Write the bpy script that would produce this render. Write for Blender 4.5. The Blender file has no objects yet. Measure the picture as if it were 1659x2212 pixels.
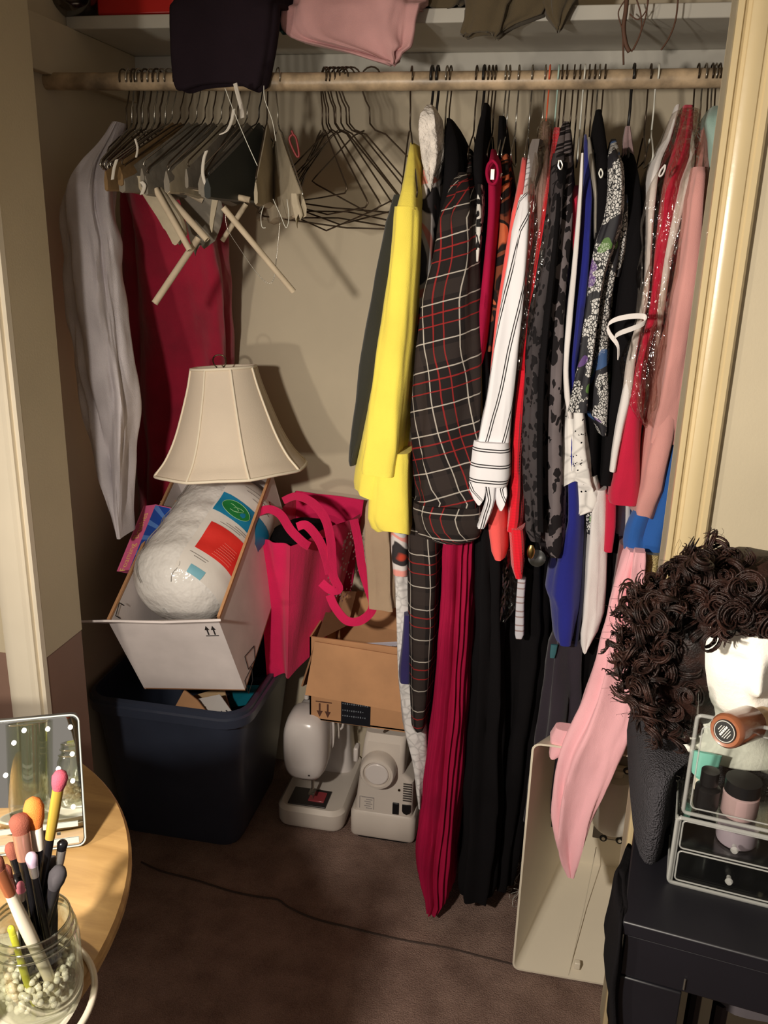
import bpy, math, random
from mathutils import Vector, Matrix, noise
random.seed(11)
SC = bpy.context.scene
COL = SC.collection

# ------------------------------------------------------------------ camera, light, exposure
F, CX, CY = 1853.0, 829.5, 1106.0
CAM = Vector((0, 0, 1.45))
_d = Vector((668 - CX, 6981 - CY, F)).normalized()
_D = Vector((385.5, -((668 - CX) * 385.5 + F * F) / (6981 - CY), F)).normalized()
_X = _d.cross(_D)
if _X.x < 0: _X = -_X
RM = Matrix((_X, _D, -_d))

cam_data = bpy.data.cameras.new('camera')
cam = bpy.data.objects.new('camera', cam_data); COL.objects.link(cam)
r_, u_, b_ = RM @ Vector((1, 0, 0)), RM @ Vector((0, -1, 0)), RM @ Vector((0, 0, -1))
cam.matrix_world = Matrix(((r_.x, u_.x, b_.x, CAM.x), (r_.y, u_.y, b_.y, CAM.y), (r_.z, u_.z, b_.z, CAM.z), (0, 0, 0, 1)))
cam_data.sensor_fit = 'VERTICAL'; cam_data.sensor_height = 24.0
cam_data.lens = 24.0 * F / 2212.0
cam_data.clip_start = 0.02; cam_data.clip_end = 50
SC.camera = cam

world = bpy.data.worlds.new('room_ambient'); SC.world = world
world.use_nodes = True
bg = world.node_tree.nodes['Background']
bg.inputs[0].default_value = (1.0, 0.88, 0.76, 1); bg.inputs[1].default_value = 0.27

def lamp(name, loc, power, col, rad, kind='POINT'):
    l = bpy.data.lights.new(name, kind); l.energy = power; l.color = col; l.shadow_soft_size = rad
    o = bpy.data.objects.new(name, l); COL.objects.link(o); o.location = loc
    return o
vb = lamp('shaded_vanity_lamp', (-0.50, 0.0, 1.46), 96.0, (1.0, 0.91, 0.79), 0.035, 'SPOT')
vb.rotation_euler = Vector((0.80, 1.60, -0.72)).to_track_quat('-Z', 'Y').to_euler()
vb.data.spot_size = math.radians(108); vb.data.spot_blend = 1.0
lamp('side_bulb', (-0.86, 0.22, 1.06), 18.0, (1.0, 0.90, 0.74), 0.03)

SC.view_settings.view_transform = 'Standard'
SC.view_settings.look = 'None'
SC.view_settings.exposure = 0.0
SC.view_settings.gamma = 1.0
SC.view_settings.use_curve_mapping = False
try:
    SC.cycles.use_denoising = True
    SC.cycles.transparent_max_bounces = 24
    SC.cycles.caustics_reflective = False; SC.cycles.caustics_refractive = False
except Exception:
    pass

# ------------------------------------------------------------------ helpers
def ray(px, py): return RM @ Vector((px - CX, py - CY, F))
def at(px, py, Y):
    v = ray(px, py); return CAM + v * ((Y - CAM.y) / v.y)
def proj(p):
    c = RM.transposed() @ (Vector(p) - CAM); return CX + F * c.x / c.z, CY + F * c.y / c.z
def atz(px, py, z):
    v = ray(px, py); return CAM + v * ((z - CAM.z) / v.z)
def lin(c): 
    c = c / 255.0
    return c / 12.92 if c <= 0.04045 else ((c + 0.055) / 1.055) ** 2.4
def rgb(c): return (lin(c[0]), lin(c[1]), lin(c[2]), 1.0)
def lerp(a, b, t): return a + (b - a) * t

ORG = {}
class MB:
    """collects faces; build() links them as ONE mesh object"""
    def __init__(s): s.v = []; s.f = []; s.uv = []
    def add(s, vs, fs, uvs=None):
        b = len(s.v); s.v += [Vector(p) for p in vs]
        for i, f in enumerate(fs):
            s.f.append([b + k for k in f]); s.uv.append(uvs[i] if uvs else None)
        return s
    def box(s, c, size, M=None):
        hx, hy, hz = size[0] / 2, size[1] / 2, size[2] / 2
        M = M or Matrix.Identity(3); c = Vector(c)
        p = [c + M @ Vector((x, y, z)) for x in (-hx, hx) for y in (-hy, hy) for z in (-hz, hz)]
        return s.add(p, [(0, 1, 3, 2), (4, 6, 7, 5), (0, 4, 5, 1), (2, 3, 7, 6), (0, 2, 6, 4), (1, 5, 7, 3)])
    def slab(s, quad, t):
        """a quad given thickness t against its normal"""
        q = [Vector(p) for p in quad]; n = (q[1] - q[0]).cross(q[3] - q[0]).normalized() * t
        p = q + [a - n for a in q]
        return s.add(p, [(0, 1, 2, 3), (7, 6, 5, 4), (0, 4, 5, 1), (1, 5, 6, 2), (2, 6, 7, 3), (3, 7, 4, 0)],
                     [[(0, 0), (1, 0), (1, 1), (0, 1)]] * 6)
    def poly(s, pts, t):
        """planar outline given thickness t against its normal"""
        q = [Vector(p) for p in pts]; n = len(q)
        nn = Vector((0, 0, 0))
        for i in range(n): nn += (q[i] - q[0]).cross(q[(i + 1) % n] - q[0])
        nn = nn.normalized() * t
        p = q + [a - nn for a in q]
        return s.add(p, [tuple(range(n)), tuple(range(2 * n - 1, n - 1, -1))] + [(i, n + i, n + (i + 1) % n, (i + 1) % n) for i in range(n)])
    def loft(s, rings, closed=True, cap=(True, True), uvs=None):
        n = len(rings[0]); vs = [p for r in rings for p in r]; fs = []; uu = []
        for j in range(len(rings) - 1):
            for i in range(n if closed else n - 1):
                k = (i + 1) % n
                fs.append((j * n + i, j * n + k, (j + 1) * n + k, (j + 1) * n + i))
                if uvs:
                    a, b = uvs[j], uvs[j + 1]; i2 = i + 1
                    uu.append([a[i], a[i2], b[i2], b[i]])
                else: uu.append(None)
        L = len(rings) - 1
        if closed and cap[0]: fs.append(tuple(range(n - 1, -1, -1))); uu.append([uvs[0][i] for i in range(n - 1, -1, -1)] if uvs else None)
        if closed and cap[1]: fs.append(tuple(L * n + i for i in range(n))); uu.append([uvs[L][i] for i in range(n)] if uvs else None)
        return s.add(vs, fs, uu)
    def tube(s, path, r, seg=6, cap=True, closed=False):
        path = [Vector(p) for p in path]; n = len(path); rings = []
        prev = None
        for i, p in enumerate(path):
            a = path[i - 1] if i > 0 else (path[-1] if closed else p)
            b = path[(i + 1) % n] if (i < n - 1 or closed) else p
            t = (b - a)
            t = t.normalized() if t.length > 1e-9 else Vector((0, 0, 1))
            if prev is None:
                prev = t.orthogonal().normalized()
            prev = (prev - t * prev.dot(t))
            prev = prev.normalized() if prev.length > 1e-6 else t.orthogonal().normalized()
            q = t.cross(prev)
            rr = r[i] if isinstance(r, (list, tuple)) else r
            rings.append([p + (prev * math.cos(2 * math.pi * k / seg) + q * math.sin(2 * math.pi * k / seg)) * rr for k in range(seg)])
        if closed: rings.append(rings[0])
        return s.loft(rings, True, (cap and not closed, cap and not closed))
    def lathe(s, prof, c, seg=32, M=None, cap=(True, True)):
        """prof: (radius, height) list about local z"""
        M = M or Matrix.Identity(3); c = Vector(c)
        return s.loft([[c + M @ Vector((r * math.cos(2 * math.pi * k / seg), r * math.sin(2 * math.pi * k / seg), h)) for k in range(seg)] for r, h in prof], True, cap)
    def ell(s, c, rad, M=None, seg=20, rows=12, amp=0, fs=8):
        M = M or Matrix.Identity(3); c = Vector(c); rings = []
        for j in range(1, rows):
            ph = math.pi * j / rows
            ring = []
            for k in range(seg):
                th = 2 * math.pi * k / seg
                p = Vector((math.sin(ph) * math.cos(th) * rad[0], math.sin(ph) * math.sin(th) * rad[1], -math.cos(ph) * rad[2]))
                if amp: p *= 1 + amp * noise.noise((c + p) * fs)
                ring.append(c + M @ p)
            rings.append(ring)
        return s.loft(rings)
    def ribbon(s, path, width, t=0.002):
        """flat strap: path of (point, side vector)"""
        rings = []
        for i, (p, sd) in enumerate(path):
            p = Vector(p); sd = Vector(sd).normalized() * width / 2
            a = Vector(path[max(i - 1, 0)][0]); b = Vector(path[min(i + 1, len(path) - 1)][0])
            n = (b - a).cross(sd).normalized() * t / 2
            rings.append([p - sd - n, p + sd - n, p + sd + n, p - sd + n])
        return s.loft(rings)
    def build(s, name, mat, parent=None, smooth=True, angle=38, bevel=0, sub=0, origin=None):
        if parent is None:
            xs = [p.x for p in s.v]; ys = [p.y for p in s.v]; zs = [p.z for p in s.v]
            o0 = origin or Vector(((min(xs) + max(xs)) / 2, (min(ys) + max(ys)) / 2, min(zs)))
        else: o0 = ORG[parent.name]
        me = bpy.data.meshes.new(name)
        me.from_pydata([p - o0 for p in s.v], [], s.f)
        if any(u for u in s.uv):
            lay = me.uv_layers.new(name='UVMap'); i = 0
            for f, u in zip(s.f, s.uv):
                for k in range(len(f)):
                    lay.data[i].uv = u[k] if u else (0, 0); i += 1
        me.validate()
        if smooth:
            me.polygons.foreach_set('use_smooth', [True] * len(me.polygons))
            if angle < 180: me.set_sharp_from_angle(angle=math.radians(angle))
        if mat: me.materials.append(mat)
        o = bpy.data.objects.new(name, me); COL.objects.link(o)
        if parent is None: o.location = o0
        else: o.parent = parent
        ORG[o.name] = o0
        if bevel:
            m = o.modifiers.new('edge', 'BEVEL'); m.width = bevel; m.segments = 2; m.limit_method = 'ANGLE'
        if sub:
            m = o.modifiers.new('soft', 'SUBSURF'); m.levels = sub; m.render_levels = sub
        return o

def tag(o, label, cat, group=None):
    o['label'] = label; o['category'] = cat
    if group: o['group'] = group
    return o
def thing(name, label, cat, loc, group=None):
    o = bpy.data.objects.new(name, None); COL.objects.link(o); o.location = loc
    o.empty_display_size = 0.03
    ORG[o.name] = Vector(loc)
    return tag(o, label, cat, group)
def struct(o):
    o['kind'] = 'structure'; return o
def txt(name, body, size, mat, parent, p, xd, yd, t=0.0006, align='CENTER'):
    """flat lettering standing on a surface at p"""
    cu = bpy.data.curves.new(name, 'FONT'); cu.body = body; cu.size = size; cu.align_x = align; cu.align_y = 'CENTER'
    cu.extrude = 0.0; cu.resolution_u = 2
    tmp = bpy.data.objects.new(name + '_tmp', cu); COL.objects.link(tmp)
    dg = bpy.context.evaluated_depsgraph_get()
    me = bpy.data.meshes.new_from_object(tmp.evaluated_get(dg))
    bpy.data.objects.remove(tmp); bpy.data.curves.remove(cu)
    xd = Vector(xd).normalized(); yd = Vector(yd).normalized(); n = xd.cross(yd)
    vs = [Vector(p) + xd * v.co.x + yd * v.co.y + n * t for v in me.vertices]
    m = MB(); m.add(vs, [tuple(q.vertices) for q in me.polygons]); bpy.data.meshes.remove(me)
    return m.build(name, mat, parent, smooth=False)
def smooth_path(pts, k=6):
    """Catmull-Rom through points (any tuples)"""
    P = [Vector(p) for p in pts]; out = []
    for i in range(len(P) - 1):
        p0 = P[max(i - 1, 0)]; p1 = P[i]; p2 = P[i + 1]; p3 = P[min(i + 2, len(P) - 1)]
        for j in range(k):
            t = j / k
            out.append(0.5 * ((2 * p1) + (p2 - p0) * t + (2 * p0 - 5 * p1 + 4 * p2 - p3) * t * t + (3 * p1 - p0 - 3 * p2 + p3) * t ** 3))
    out.append(P[-1]); return out

# ------------------------------------------------------------------ materials
class NT:
    def __init__(s, name):
        s.m = bpy.data.materials.new(name); s.m.use_nodes = True
        s.t = s.m.node_tree; s.n = s.t.nodes; s.b = s.n['Principled BSDF']; s.out = s.n['Material Output']
    def node(s, ty, **kw):
        x = s.n.new(ty)
        for k, v in kw.items(): setattr(x, k, v)
        return x
    def set(s, sock, v):
        if isinstance(v, bpy.types.NodeSocket): s.t.links.new(v, sock)
        else: sock.default_value = v
    def math(s, op, a, b=None, c=None):
        x = s.node('ShaderNodeMath', operation=op)
        s.set(x.inputs[0], a)
        if b is not None: s.set(x.inputs[1], b)
        if c is not None: s.set(x.inputs[2], c)
        return x.outputs[0]
    def mix(s, f, a, b):
        x = s.node('ShaderNodeMix', data_type='RGBA')
        s.set(x.inputs[0], f); s.set(x.inputs[6], a); s.set(x.inputs[7], b)
        return x.outputs[2]
    def uv(s, rot=0, scale=(1, 1, 1)):
        tc = s.node('ShaderNodeTexCoord'); mp = s.node('ShaderNodeMapping')
        s.t.links.new(tc.outputs['UV'], mp.inputs[0]); mp.inputs['Rotation'].default_value = (0, 0, rot); mp.inputs['Scale'].default_value = scale
        return mp.outputs[0]
    def obj(s, scale=(1, 1, 1)):
        tc = s.node('ShaderNodeTexCoord'); mp = s.node('ShaderNodeMapping')
        s.t.links.new(tc.outputs['Object'], mp.inputs[0]); mp.inputs['Scale'].default_value = scale
        return mp.outputs[0]
    def sep(s, v):
        x = s.node('ShaderNodeSeparateXYZ'); s.t.links.new(v, x.inputs[0]); return x.outputs
    def noise(s, v, scale, detail=3, rough=0.55, dist=0):
        x = s.node('ShaderNodeTexNoise'); s.t.links.new(v, x.inputs['Vector'])
        x.inputs['Scale'].default_value = scale; x.inputs['Detail'].default_value = detail; x.inputs['Roughness'].default_value = rough; x.inputs['Distortion'].default_value = dist
        return x.outputs[0]
    def vor(s, v, scale, feature='F1', out='Distance', rnd=1.0):
        x = s.node('ShaderNodeTexVoronoi', feature=feature); s.t.links.new(v, x.inputs['Vector'])
        x.inputs['Scale'].default_value = scale; x.inputs['Randomness'].default_value = rnd
        return x.outputs[out]
    def ramp(s, f, stops):
        x = s.node('ShaderNodeValToRGB'); s.t.links.new(f, x.inputs[0]); e = x.color_ramp.elements
        while len(e) < len(stops): e.new(0.5)
        for k, (p, c) in enumerate(stops): e[k].position = p; e[k].color = c
        return x.outputs[0]
    def bump(s, h, strength, dist=0.002):
        x = s.node('ShaderNodeBump'); s.t.links.new(h, x.inputs['Height']); x.inputs['Strength'].default_value = strength; x.inputs['Distance'].default_value = dist
        s.t.links.new(x.outputs[0], s.b.inputs['Normal']); return x.outputs[0]
    def band(s, x, period, c, w):
        """1 on a line of half width w at phase c of every period"""
        f = s.math('FRACT', s.math('ADD', s.math('DIVIDE', x, period), 64.0))
        return s.math('LESS_THAN', s.math('ABSOLUTE', s.math('SUBTRACT', f, c)), w)

MATS = {}
def mat(name, c, rough=0.6, bump=None, var=0.0, vscale=6, metal=0, spec=0.5, sheen=0, emit=None, coat=0, sss=0):
    if name in MATS: return MATS[name]
    n = NT(name); b = n.b
    b.inputs['Roughness'].default_value = rough; b.inputs['Metallic'].default_value = metal
    b.inputs['Specular IOR Level'].default_value = spec
    b.inputs['Coat Weight'].default_value = coat
    if sheen: b.inputs['Sheen Weight'].default_value = sheen; b.inputs['Sheen Roughness'].default_value = 0.5
    if sss: b.inputs['Subsurface Weight'].default_value = sss; b.inputs['Subsurface Radius'].default_value = (0.02, 0.015, 0.01)
    v = n.obj()
    if var:
        f = n.noise(v, vscale, 4)
        d = [x * (1 - var) for x in c]; h = [min(255, x * (1 + var * 0.6)) for x in c]
        n.set(b.inputs['Base Color'], n.ramp(f, [(0.3, rgb(d)), (0.7, rgb(h))]))
    else: b.inputs['Base Color'].default_value = rgb(c)
    if bump: n.bump(n.noise(v, bump[0], 3), bump[1], bump[2] if len(bump) > 2 else 0.002)
    if emit: b.inputs['Emission Color'].default_value = rgb(emit[0]); b.inputs['Emission Strength'].default_value = emit[1]
    MATS[name] = n.m; return n.m
def cloth_mat(name, c, rough=0.85, var=0.1, weave=900, sheen=0.15, spec=0.2, wr=(18, 0.35)):
    """woven cloth: fine weave relief, soft wrinkles, slight dye variation"""
    if name in MATS: return MATS[name]
    n = NT(name); b = n.b; v = n.obj()
    b.inputs['Roughness'].default_value = rough; b.inputs['Specular IOR Level'].default_value = spec
    b.inputs['Sheen Weight'].default_value = sheen; b.inputs['Sheen Roughness'].default_value = 0.6
    f = n.noise(v, 9, 3)
    n.set(b.inputs['Base Color'], n.ramp(f, [(0.3, rgb([x * (1 - var) for x in c])), (0.7, rgb([min(255, x * (1 + var * .5)) for x in c]))]))
    h = n.math('ADD', n.math('MULTIPLY', n.noise(v, weave, 1), 0.12), n.noise(n.obj((1, 1, 0.35)), wr[0], 3))
    n.bump(h, wr[1], 0.012)
    MATS[name] = n.m; return n.m
def clear_mat(name, tint=(245, 245, 240), rough=0.08, base=0.05, edge=0.5, bump=None):
    """thin clear plastic or glass: transparent with a facing-dependent gloss"""
    if name in MATS: return MATS[name]
    n = NT(name); n.n.remove(n.b)
    lw = n.node('ShaderNodeLayerWeight'); lw.inputs[0].default_value = 0.35
    fac = n.math('ADD', n.math('MULTIPLY', lw.outputs['Facing'], edge), base)
    tr = n.node('ShaderNodeBsdfTransparent'); tr.inputs[0].default_value = rgb(tint)
    gl = n.node('ShaderNodeBsdfGlossy'); gl.inputs['Roughness'].default_value = rough; gl.inputs[0].default_value = (0.9, 0.9, 0.88, 1)
    if bump:
        x = n.node('ShaderNodeBump'); n.t.links.new(n.noise(n.obj((1, 1, bump[2] if len(bump) > 2 else 1)), bump[0], 2), x.inputs['Height']); x.inputs['Strength'].default_value = bump[1]; x.inputs['Distance'].default_value = 0.01
        n.t.links.new(x.outputs[0], gl.inputs['Normal']); n.t.links.new(x.outputs[0], lw.inputs['Normal'])
    mx = n.node('ShaderNodeMixShader'); n.t.links.new(fac, mx.inputs[0]); n.t.links.new(tr.outputs[0], mx.inputs[1]); n.t.links.new(gl.outputs[0], mx.inputs[2])
    n.t.links.new(mx.outputs[0], n.out.inputs[0])
    MATS[name] = n.m; return n.m

# patterned cloths (UV in metres: u round the cloth, v down it)
def plaid_mat(name, rot, PP=0.115):
    n = NT(name); o = n.sep(n.uv(rot)); u, v = o[0], o[1]
    base = n.mix(n.band(u, PP, 0.31, 0.12), rgb((30, 25, 25)), rgb((47, 39, 37)))
    base = n.mix(n.math('MULTIPLY', n.band(v, PP, 0.31, 0.12), 0.5), base, rgb((54, 45, 42)))
    for x in (u, v):
        for c, w in ((0.68, 0.012), (0.86, 0.010)): base = n.mix(n.math('MULTIPLY', n.band(x, PP, c, w), 0.75), base, rgb((150, 36, 36)))
        for c in (0.10, 0.52): base = n.mix(n.math('MULTIPLY', n.band(x, PP, c, 0.010), 0.75), base, rgb((190, 182, 172)))
    n.set(n.b.inputs['Base Color'], base); n.b.inputs['Roughness'].default_value = 0.85; n.b.inputs['Specular IOR Level'].default_value = 0.2
    n.bump(n.noise(n.obj(), 700, 1), 0.15, 0.001)
    return n.m
def stripe_mat(name, axis, period, lines, w, ground=(232, 230, 234), ink=(32, 28, 30)):
    n = NT(name); o = n.sep(n.uv()); x = o[axis]
    base = rgb(ground)
    for c in lines: base = n.mix(n.band(x, period, c, w), base, rgb(ink))
    n.set(n.b.inputs['Base Color'], base); n.b.inputs['Roughness'].default_value = 0.8; n.b.inputs['Specular IOR Level'].default_value = 0.25
    n.bump(n.noise(n.obj((1, 1, .4)), 20, 2), 0.25, 0.01)
    return n.m
def leopard_mat(name, ground=(122, 112, 114), dark=(28, 24, 26), scale=46):
    n = NT(name); uv = n.uv(0, (1.25, 0.8, 1))
    wv = n.node('ShaderNodeVectorMath', operation='ADD'); n.t.links.new(uv, wv.inputs[0])
    tx = n.node('ShaderNodeTexNoise'); n.t.links.new(uv, tx.inputs['Vector']); tx.inputs['Scale'].default_value = 55; 
    sc = n.node('ShaderNodeVectorMath', operation='SCALE'); n.t.links.new(tx.outputs['Color'], sc.inputs[0]); sc.inputs['Scale'].default_value = 0.022
    n.t.links.new(sc.outputs[0], wv.inputs[1])
    d = n.vor(wv.outputs[0], scale)
    big = n.noise(uv, 9, 2)
    ring = n.math('MULTIPLY', n.math('LESS_THAN', d, n.math('MULTIPLY_ADD', big, 0.40, 0.30)), n.math('GREATER_THAN', d, n.math('MULTIPLY_ADD', big, 0.5, -0.16)))
    c = n.mix(ring, n.mix(n.noise(uv, 30, 2), rgb(ground), rgb([x * .8 for x in ground])), rgb(dark))
    n.set(n.b.inputs['Base Color'], c); n.b.inputs['Roughness'].default_value = 0.85; n.b.inputs['Specular IOR Level'].default_value = 0.2
    n.bump(n.noise(n.obj((1, 1, .3)), 30, 2), 0.3, 0.01)
    return n.m
def scale_print_mat(name):
    """snakeskin-like white scales on black with blue, violet and green blooms"""
    n = NT(name); uv = n.uv(0, (1.0, 0.75, 1))
    e = n.vor(uv, 230, 'DISTANCE_TO_EDGE')
    cell = n.math('GREATER_THAN', e, 0.10)
    patch = n.noise(uv, 16, 3)
    wh = n.mix(cell, rgb((24, 24, 28)), rgb((205, 203, 200)))
    c = n.mix(n.math('GREATER_THAN', patch, 0.54), wh, rgb((26, 25, 32)))
    c2 = n.noise(n.uv(0.6), 11, 2)
    c = n.mix(n.math('MULTIPLY', n.math('GREATER_THAN', c2, 0.60), 0.75), c, rgb((58, 96, 150)))
    c3 = n.noise(n.uv(1.4), 13, 2)
    c = n.mix(n.math('MULTIPLY', n.math('GREATER_THAN', c3, 0.64), 0.7), c, rgb((104, 70, 140)))
    c4 = n.noise(n.uv(2.2), 12, 2)
    c = n.mix(n.math('MULTIPLY', n.math('GREATER_THAN', c4, 0.66), 0.6), c, rgb((96, 140, 62)))
    n.set(n.b.inputs['Base Color'], c); n.b.inputs['Roughness'].default_value = 0.7
    n.bump(n.noise(n.obj((1, 1, .3)), 30, 2), 0.3, 0.01)
    return n.m
def blot_mat(name, cols, scale=14, rough=0.8):
    n = NT(name); f = n.noise(n.uv(), scale, 2, 0.4, 0.6)
    k = len(cols); st = []
    for i, c in enumerate(cols):
        a = 0.30 + 0.40 * i / k
        st += [(a, rgb(c)), (a + 0.40 / k - 0.015, rgb(c))]
    n.set(n.b.inputs['Base Color'], n.ramp(f, st)); n.b.inputs['Roughness'].default_value = rough; n.b.inputs['Specular IOR Level'].default_value = 0.2
    n.bump(n.noise(n.obj((1, 1, .3)), 25, 2), 0.3, 0.01)
    return n.m
def lace_mat(name, c=(228, 224, 220), scale=60, hole=0.10):
    n = NT(name); uv = n.uv(0, (1, 1, 1)); b = n.b
    d = n.vor(uv, scale); fl = n.vor(uv, scale * .42)
    holes = n.math('MULTIPLY', n.math('LESS_THAN', n.vor(uv, scale * 3.2), hole * 2.4), n.math('GREATER_THAN', n.noise(uv, scale * .8, 2), 0.57))
    ed = n.vor(uv, scale * .9, 'DISTANCE_TO_EDGE')  # petal edge shading put into the colour: greyer near cell edges
    n.set(b.inputs['Base Color'], n.mix(n.math('MULTIPLY', n.math('SUBTRACT', 1.0, n.math('MINIMUM', n.math('MULTIPLY', ed, 7), 1.0)), n.math('MULTIPLY', n.noise(uv, scale, 2), 0.9)), rgb(c), rgb([x * .6 for x in c])))
    n.set(b.inputs['Alpha'], n.math('SUBTRACT', 1.0, holes)); b.inputs['Roughness'].default_value = 0.85
    n.bump(n.math('SUBTRACT', 1.0, fl), 0.7, 0.006)
    return n.m
def knit_mat(name, c, scale=420, rib=True):
    n = NT(name); b = n.b; o = n.sep(n.uv())
    w = n.math('ABSOLUTE', n.math('SINE', n.math('MULTIPLY', o[0], scale)))
    w2 = n.math('ABSOLUTE', n.math('SINE', n.math('MULTIPLY', o[1], scale * 1.3)))
    b.inputs['Base Color'].default_value = rgb(c); b.inputs['Roughness'].default_value = 0.9; b.inputs['Specular IOR Level'].default_value = 0.15
    b.inputs['Sheen Weight'].default_value = 0.25
    n.bump(n.math('ADD', w, n.math('MULTIPLY', w2, 0.6)), 0.5, 0.0015)
    return n.m
def wood_mat(name, c1, c2, scale=(2, 30, 30), rough=0.45):
    n = NT(name); v = n.obj(scale)
    f = n.noise(v, 1.6, 6, 0.6, 1.2)
    n.set(n.b.inputs['Base Color'], n.ramp(f, [(0.3, rgb(c1)), (0.7, rgb(c2))])); n.b.inputs['Roughness'].default_value = rough
    n.bump(f, 0.08, 0.001)
    return n.m
# ------------------------------------------------------------------ the setting
YB, XL, XR, YI = 2.08, -1.03, 0.62, 1.40
m_wall = mat('wall_paint', (200, 187, 160), 0.7, (260, 0.12, 0.002), 0.04, 3)
m_wallin = mat('closet_paint', (200, 187, 163), 0.75, (200, 0.1, 0.002), 0.05, 3)
m_trimc = mat('cream_gloss_paint', (208, 188, 146), 0.28, (60, 0.08, 0.002), 0.03, 5, coat=0.2)
m_white = mat('white_gloss_paint', (232, 222, 202), 0.3, (80, 0.05, 0.002), 0.03, 5)
m_mauve = mat('mauve_brown_paint', (140, 110, 96), 0.6, (200, 0.1, 0.002), 0.05, 4)
m_shelf = mat('white_shelf_paint', (196, 192, 182), 0.5, (60, 0.06, 0.002), 0.04, 6)
m_ceil = mat('ceiling_paint', (215, 208, 190), 0.8)

def carpet():
    n = NT('carpet_pile'); v = n.obj()
    f = n.math('ADD', n.math('MULTIPLY', n.noise(v, 14, 4), 0.5), n.math('MULTIPLY', n.noise(v, 420, 2), 0.5))
    n.set(n.b.inputs['Base Color'], n.ramp(f, [(0.3, rgb((104, 82, 74))), (0.7, rgb((160, 134, 122)))]))
    n.b.inputs['Roughness'].default_value = 0.95; n.b.inputs['Specular IOR Level'].default_value = 0.1
    n.bump(n.math('ADD', n.noise(v, 330, 3), n.math('MULTIPLY', n.noise(v, 30, 3), 0.6)), 0.8, 0.006)
    return n.m
m_carpet = carpet()
floor = MB().box((0, 0.24, -0.03), (5.2, 3.8, 0.06)).build('floor', m_carpet); struct(floor)
struct(MB().box((-0.2, YB + 0.05, 1.2), (2.4, 0.1, 2.4)).build('wall_back', m_wallin))
struct(MB().box((XL - 0.04, (YB + YI) / 2, 1.2), (0.08, YB - YI, 2.4)).build('wall_left', m_wallin))
struct(MB().box((XR + 0.04, (YB + YI) / 2, 1.2), (0.08, YB - YI, 2.4)).build('wall_right', m_wallin))
struct(MB().box((0, 0.24, 2.43), (5.2, 3.9, 0.06)).build('ceiling', m_ceil))
# front wall pieces beside the opening
wl = MB().box((-1.6, 1.3375, 1.553), (1.47, 0.125, 1.694)).build('wall_front', m_wall); struct(wl)
MB().box((-1.6, 1.3365, 0.353), (1.467, 0.126, 0.706)).build('lower_paint_band', m_mauve, wl)
wr = MB().box((0.86, 1.375, 1.2), (1.32, 0.05, 2.4)).build('wall_front', m_wall); struct(wr)
# right casing: fluted profile run up the jamb
def casing(name, x0, yf, prof, m, z0=0, z1=2.3):
    b = MB(); rings = []
    for z in (z0, 0.6, 1.2, 1.8, z1):
        rings.append([Vector((x0 + x, yf - y, z)) for x, y in prof])
    b.loft(rings); o = b.build(name, m, angle=25); return struct(o)
cas = casing('trim_1', 0.2, 1.35, [(0, -0.045), (0, 0.012), (0.003, 0.016), (0.0075, 0.016), (0.009, 0.012), (0.013, 0.010), (0.017, 0.0125),
      (0.018, 0.016), (0.024, 0.0185), (0.032, 0.019), (0.039, 0.0175), (0.041, 0.0145), (0.045, 0.0145), (0.047, 0.017), (0.054, 0.0175), (0.058, 0.012), (0.058, 0.0)], m_trimc)
casing('trim_2', -0.94, 1.275, [(0, 0), (0, 0.010), (0.010, 0.016), (0.022, 0.018), (0.05, 0.018), (0.056, 0.014), (0.062, 0.014), (0.063, 0.006), (0.068, 0.006), (0.069, 0.012), (0.075, 0.012), (0.0755, 0.0)], m_white)

# closet fittings
sh = MB().box(((XL + XR) / 2, 1.94, 1.8575), (XR - XL, 0.28, 0.025)).build('closet_shelf', m_shelf, bevel=0.002)
tag(sh, 'white painted closet shelf above the hanging rod', 'shelf')
struct(MB().box(((XL + XR) / 2, YB - 0.01, 1.822), (XR - XL, 0.02, 0.046)).build('trim_3', m_shelf, bevel=0.002))
struct(MB().box((XL + 0.01, 1.735, 1.795), (0.02, 0.65, 0.10)).build('trim_4', m_wallin, bevel=0.002))
RY, RZ, RR = 1.71, 1.735, 0.016
m_rod = mat('worn_cream_rod', (172, 150, 122), 0.4, (40, 0.3, 0.003), 0.30, 22)
rod = MB().tube([(XL, RY, RZ), (-0.5, RY, RZ - 0.004), (-0.1, RY, RZ - 0.004), (XR, RY, RZ)], RR, 18).build('closet_rod', m_rod)
tag(rod, 'worn cream wooden clothes rod running under the closet shelf', 'rod')

# carpet crease: its faint shade drawn as a thin dark tube
m_dark = mat('crease_shade', (62, 48, 42), 0.9)
pts = [atz(x, y, 0.002) for x, y in ((305, 1862), (350, 1882), (420, 1900), (500, 1925), (560, 1937), (600, 1943), (625, 1960), (680, 1984), (760, 2004), (860, 2028), (960, 2046), (1040, 2066), (1120, 2086))]
crease = MB().tube(smooth_path(pts, 4), 0.0022, 5).build('carpet_crease', m_dark)
tag(crease, 'faint shaded crease snaking across the brown carpet, drawn as a dark line', 'cord')

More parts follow.
